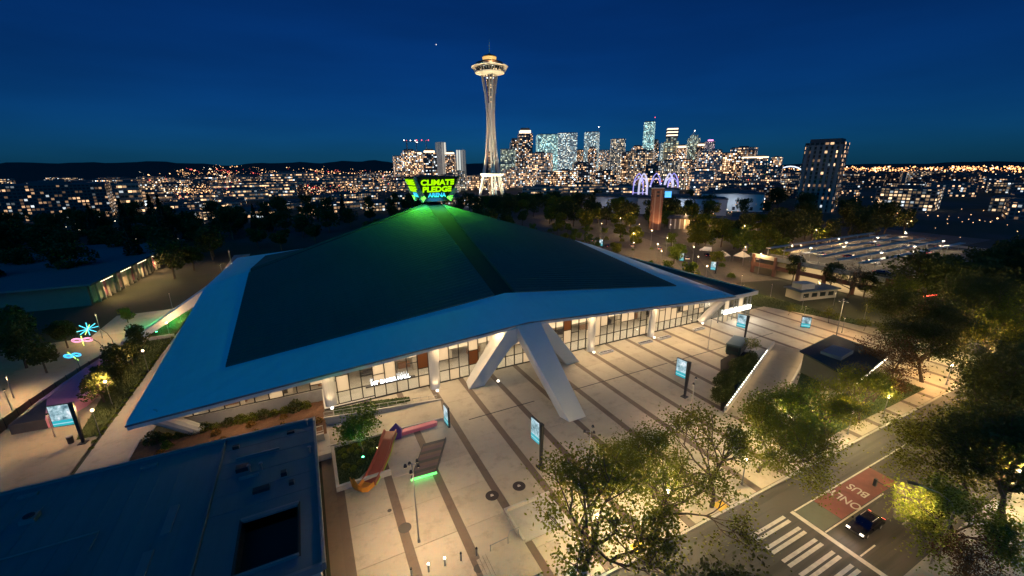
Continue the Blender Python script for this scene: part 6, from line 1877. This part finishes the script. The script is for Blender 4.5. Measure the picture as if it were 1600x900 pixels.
for i in range(n):
    a, b = tv[i], tv[(i + 1) % n]
    m_ = (M_tl_ if i in (1, 2, 4) else (M_tb if i in (0, 9) else M_tp))
    pa = min(peaks, key=lambda p: (p[0] - a[0]) ** 2 + (p[1] - a[1]) ** 2)
    pb = min(peaks, key=lambda p: (p[0] - b[0]) ** 2 + (p[1] - b[1]) ** 2)
    mb = MB().add([(a[0], a[1], 0), (b[0], b[1], 0), (b[0], b[1], 1.7), (a[0], a[1], 1.7)], [(0, 1, 2, 3)])
    if pa == pb:
        mb.add([(a[0], a[1], 1.7), (b[0], b[1], 1.7), pa], [(0, 1, 2)])
    else:
        mb.add([(a[0], a[1], 1.7), (b[0], b[1], 1.7), pb, pa], [(0, 1, 2, 3)])
    mb.build('canvas_panel', m_, tent)
fence = thing('curved_fence', 'curved brown panel fence around the purple tent', 'fence', (-41.5, 98, 0))
fp = [(-6.4, -11.8), (-6.2, -9), (-5.9, -6), (-5.5, -3), (-5.0, 0), (-4.5, 3), (-4.0, 6), (-3.4, 9), (-2.6, 12), (-1.7, 15), (-0.6, 18), (0.6, 20)]
M_fp = mat('brown_panel', (0.24, 0.17, 0.12), 0.8, var=0.2)
for a, b in zip(fp[:-1], fp[1:]):
    d = Vector((b[0] - a[0], b[1] - a[1], 0)); L_ = d.length; ang = math.atan2(d.y, d.x)
    MB().cbox((a[0] + b[0]) / 2, (a[1] + b[1]) / 2, 0.1, L_ - 0.12, 0.08, 1.9, ang).build('panel', M_fp, fence)
    MB().cbox(a[0], a[1], 0, 0.12, 0.12, 2.1, ang).build('post', M_dark, fence)
for i, (px_, py_, hx, hy, hz, kind) in enumerate(((-42.4, 118.2, -46.0, 118.6, 6.6, 'cyan'), (-41.8, 111.8, -44.8, 112.0, 6.2, 'pink'), (-43.4, 104.6, -44.2, 105.2, 5.4, 'blue'))):
    o = thing('neon_insect', ['cyan neon dragonfly on a curved pole', 'pink neon insect on a curved pole between the other two', 'blue and green neon insect nearest the purple tent'][i], 'neon sculpture', (px_, py_, 0), 0, 'neon insects')
    dx, dy = hx - px_, hy - py_
    MB().tube([(0, 0, 0), (0, 0, 3.6), (dx * 0.15, dy * 0.15, 5.2), (dx * 0.5, dy * 0.5, hz + 0.2), (dx, dy, hz)], [0.07, 0.06, 0.05, 0.05, 0.04], 6).build('pole', M_dark, o)
    col = {'cyan': (0.08, 0.75, 1.0), 'pink': (1.0, 0.35, 0.6), 'blue': (0.05, 0.55, 1.0)}[kind]
    nm = glow('neon_' + kind, col, 1.5)
    nm2 = glow('neon_lime', (0.65, 1.0, 0.15), 1.8)
    body = bpy.data.objects.new('insect', None); C.objects.link(body); body.parent = o; body.location = (dx, dy, hz)
    body.rotation_euler = (radians(35), radians(15), 0.6 * i); body.scale = (1.1, 1.1, 1.1)
    if kind == 'cyan':
        for a in (0.5, 1.1, 2.0, 2.7, 3.7, 4.3, 5.2, 5.9):
            MB().tube([(0.1 * cos(a), 0.1 * sin(a), 0), (1.6 * cos(a), 1.6 * sin(a), 0.1)], 0.09, 5).build('wing', nm, body)
    else:
        for s in (-1, 1):
            ring = [(s * 0.75 + 0.7 * cos(t * 0.5236), 0.5 * sin(t * 0.5236), 0.1) for t in range(13)]
            MB().tube(ring, 0.09, 5).build('wing', nm, body)
            MB().tube([(s * 0.75 + 0.45 * cos(t * 0.5236), 0.28 * sin(t * 0.5236), 0.12) for t in range(13)], 0.06, 5).build('wing', nm, body)
    MB().tube([(0, -1.3, -0.1), (0, 0, 0), (0, 1.0, 0.15)], [0.06, 0.11, 0.08], 6).build('body', nm2, body)
    lamp('neon_light', 'POINT', (dx, dy, hz - 0.3), 90, col, o, 0.4)
for i, (x, y, h_, pw) in enumerate(((-52.3, 102.1, 4.6, 1300), (-39.6, 82.6, 4.2, 420), (-49, 132, 6.5, 2200), (-31.5, 217.6, 6, 2000), (-48.4, 93, 5.5, 1100), (-33.8, 136, 4.0, 500), (-66, 92, 5.0, 900), (-38, 148, 6.0, 1500), (-47, 78, 5.5, 900), (-31, 189, 5.5, 1300))):  # the two nearest the tent are placed to light its canvas
    pole_lamp(x, y, h_, ['lamp post alone on the pale left pavement', 'short lamp post added in front of the purple tent', 'lamp post on the left forecourt', 'lamp post beyond the far left corner of the roof', 'lamp post added left of the curved fence', 'lamp post by the green-lit lawn', 'lamp post at the left picture edge', 'lamp post by the small lit tree', 'lamp post by the litter bin', 'lamp post on the footpath beside the roof'][i], 1, pw * 2.3, WARM, r=0.07, spot=168)
for i, (x, y, pw) in enumerate(((-35.0, 90.5, 2600), (-33.2, 79.5, 1100), (-33.2, 104, 1300), (-33.2, 122, 1300))):  # added lamps that light the tent, the bank trees and the footpath
    pole_lamp(x, y, 4.4, ['added lamp post in the bank beside the purple tent', 'added lamp post at the near end of the footpath hedge', 'added lamp post halfway along the footpath hedge', 'added lamp post at the far end of the footpath hedge'][i], 1, pw, WARM, r=0.06, globe=True)
grass('grass', [(-36.2, 80), (-33.6, 80), (-33.4, 124), (-38.5, 124), (-38.2, 100)], 0.1, 'dark turf of the bank beside the footpath', 3500, 0.3, 6)
grass('grass', [(-42, 127), (-33.2, 127), (-33.2, 168)], 0.3, 'triangular lawn lit bright green beside the roof', 3500, 0.25, 7)
hedge_g = 'clipped shrubs along the footpath'
for k in range(26):
    shrub(1, -33.3 + R.uniform(-0.15, 0.15), 76 + k * 1.9, 0, R.uniform(0.4, 0.55), 'low clipped shrub edging the footpath left of the roof', hedge_g)
gsp = thing('ground_spotlight', 'green floodlight on the triangular lawn', 'spotlight', (-37.5, 129, 0))
MB().cyl(0, 0, 0, 0.6, 0.25, 0.3, 10).build('housing', M_dark, gsp)
MB().cyl(0, 0, 0.6, 0.62, 0.25, 0.25, 10).build('lens', glow('green_lens', (0.1, 1.0, 0.4), 10.0), gsp)
lamp('beam', 'POINT', (0.8, 8.5, 3.0), 3200, (0.05, 1.0, 0.25), gsp, 0.3)
lwall = thing('garden_wall', 'pale low garden wall bordering the green-lit lawn', 'wall', (-42, 146, 0))
MB().hexa([(-0.6, -19.5, 0), (-0.1, -19.5, 0), (8.6, 22.5, 0), (8.1, 22.5, 0)], [(-0.6, -19.5, 0.9), (-0.1, -19.5, 0.9), (8.6, 22.5, 0.9), (8.1, 22.5, 0.9)]).build('wall', M_wall, lwall)
MB().box(-1.2, 9, -21.6, -21.2, 0, 0.8).build('wall', M_wall, lwall)
# building at the right edge
rb_ = thing('corner_building', 'dark building corner with blue window panes at the lower right edge', 'building', (78, 1.5, 0))
MB().box(-12, 22, -9, 4.0, 0, 13).build('wall', mat('pale_render', (0.22, 0.22, 0.2), 0.8), rb_)
for i in range(8):
    for j in range(3):
        wx, wz = -11 + i * 4.1, 1.4 + j * 4.1
        f = MB().box(wx, wx + 2.6, 3.95, 4.12, wz, wz + 2.6).build('window', M_fascia, rb_)
        MB().box(wx + 0.2, wx + 2.4, 4.1, 4.15, wz + 0.2, wz + 2.4).build('pane', pane_mat('dark_window', (0.03, 0.04, 0.05), 0.35), f)
    
for i in range(2):
    for j in range(3):
        wy, wz = -8 + i * 6, 1.4 + j * 4.1
        f = MB().box(-12.12, -11.95, wy, wy + 3.6, wz, wz + 2.6).build('window', M_fascia, rb_)
        MB().box(-12.16, -12.1, wy + 0.2, wy + 3.4, wz + 0.2, wz + 2.4).build('pane', pane_mat('dark_window', (0.03, 0.04, 0.05), 0.35), f)
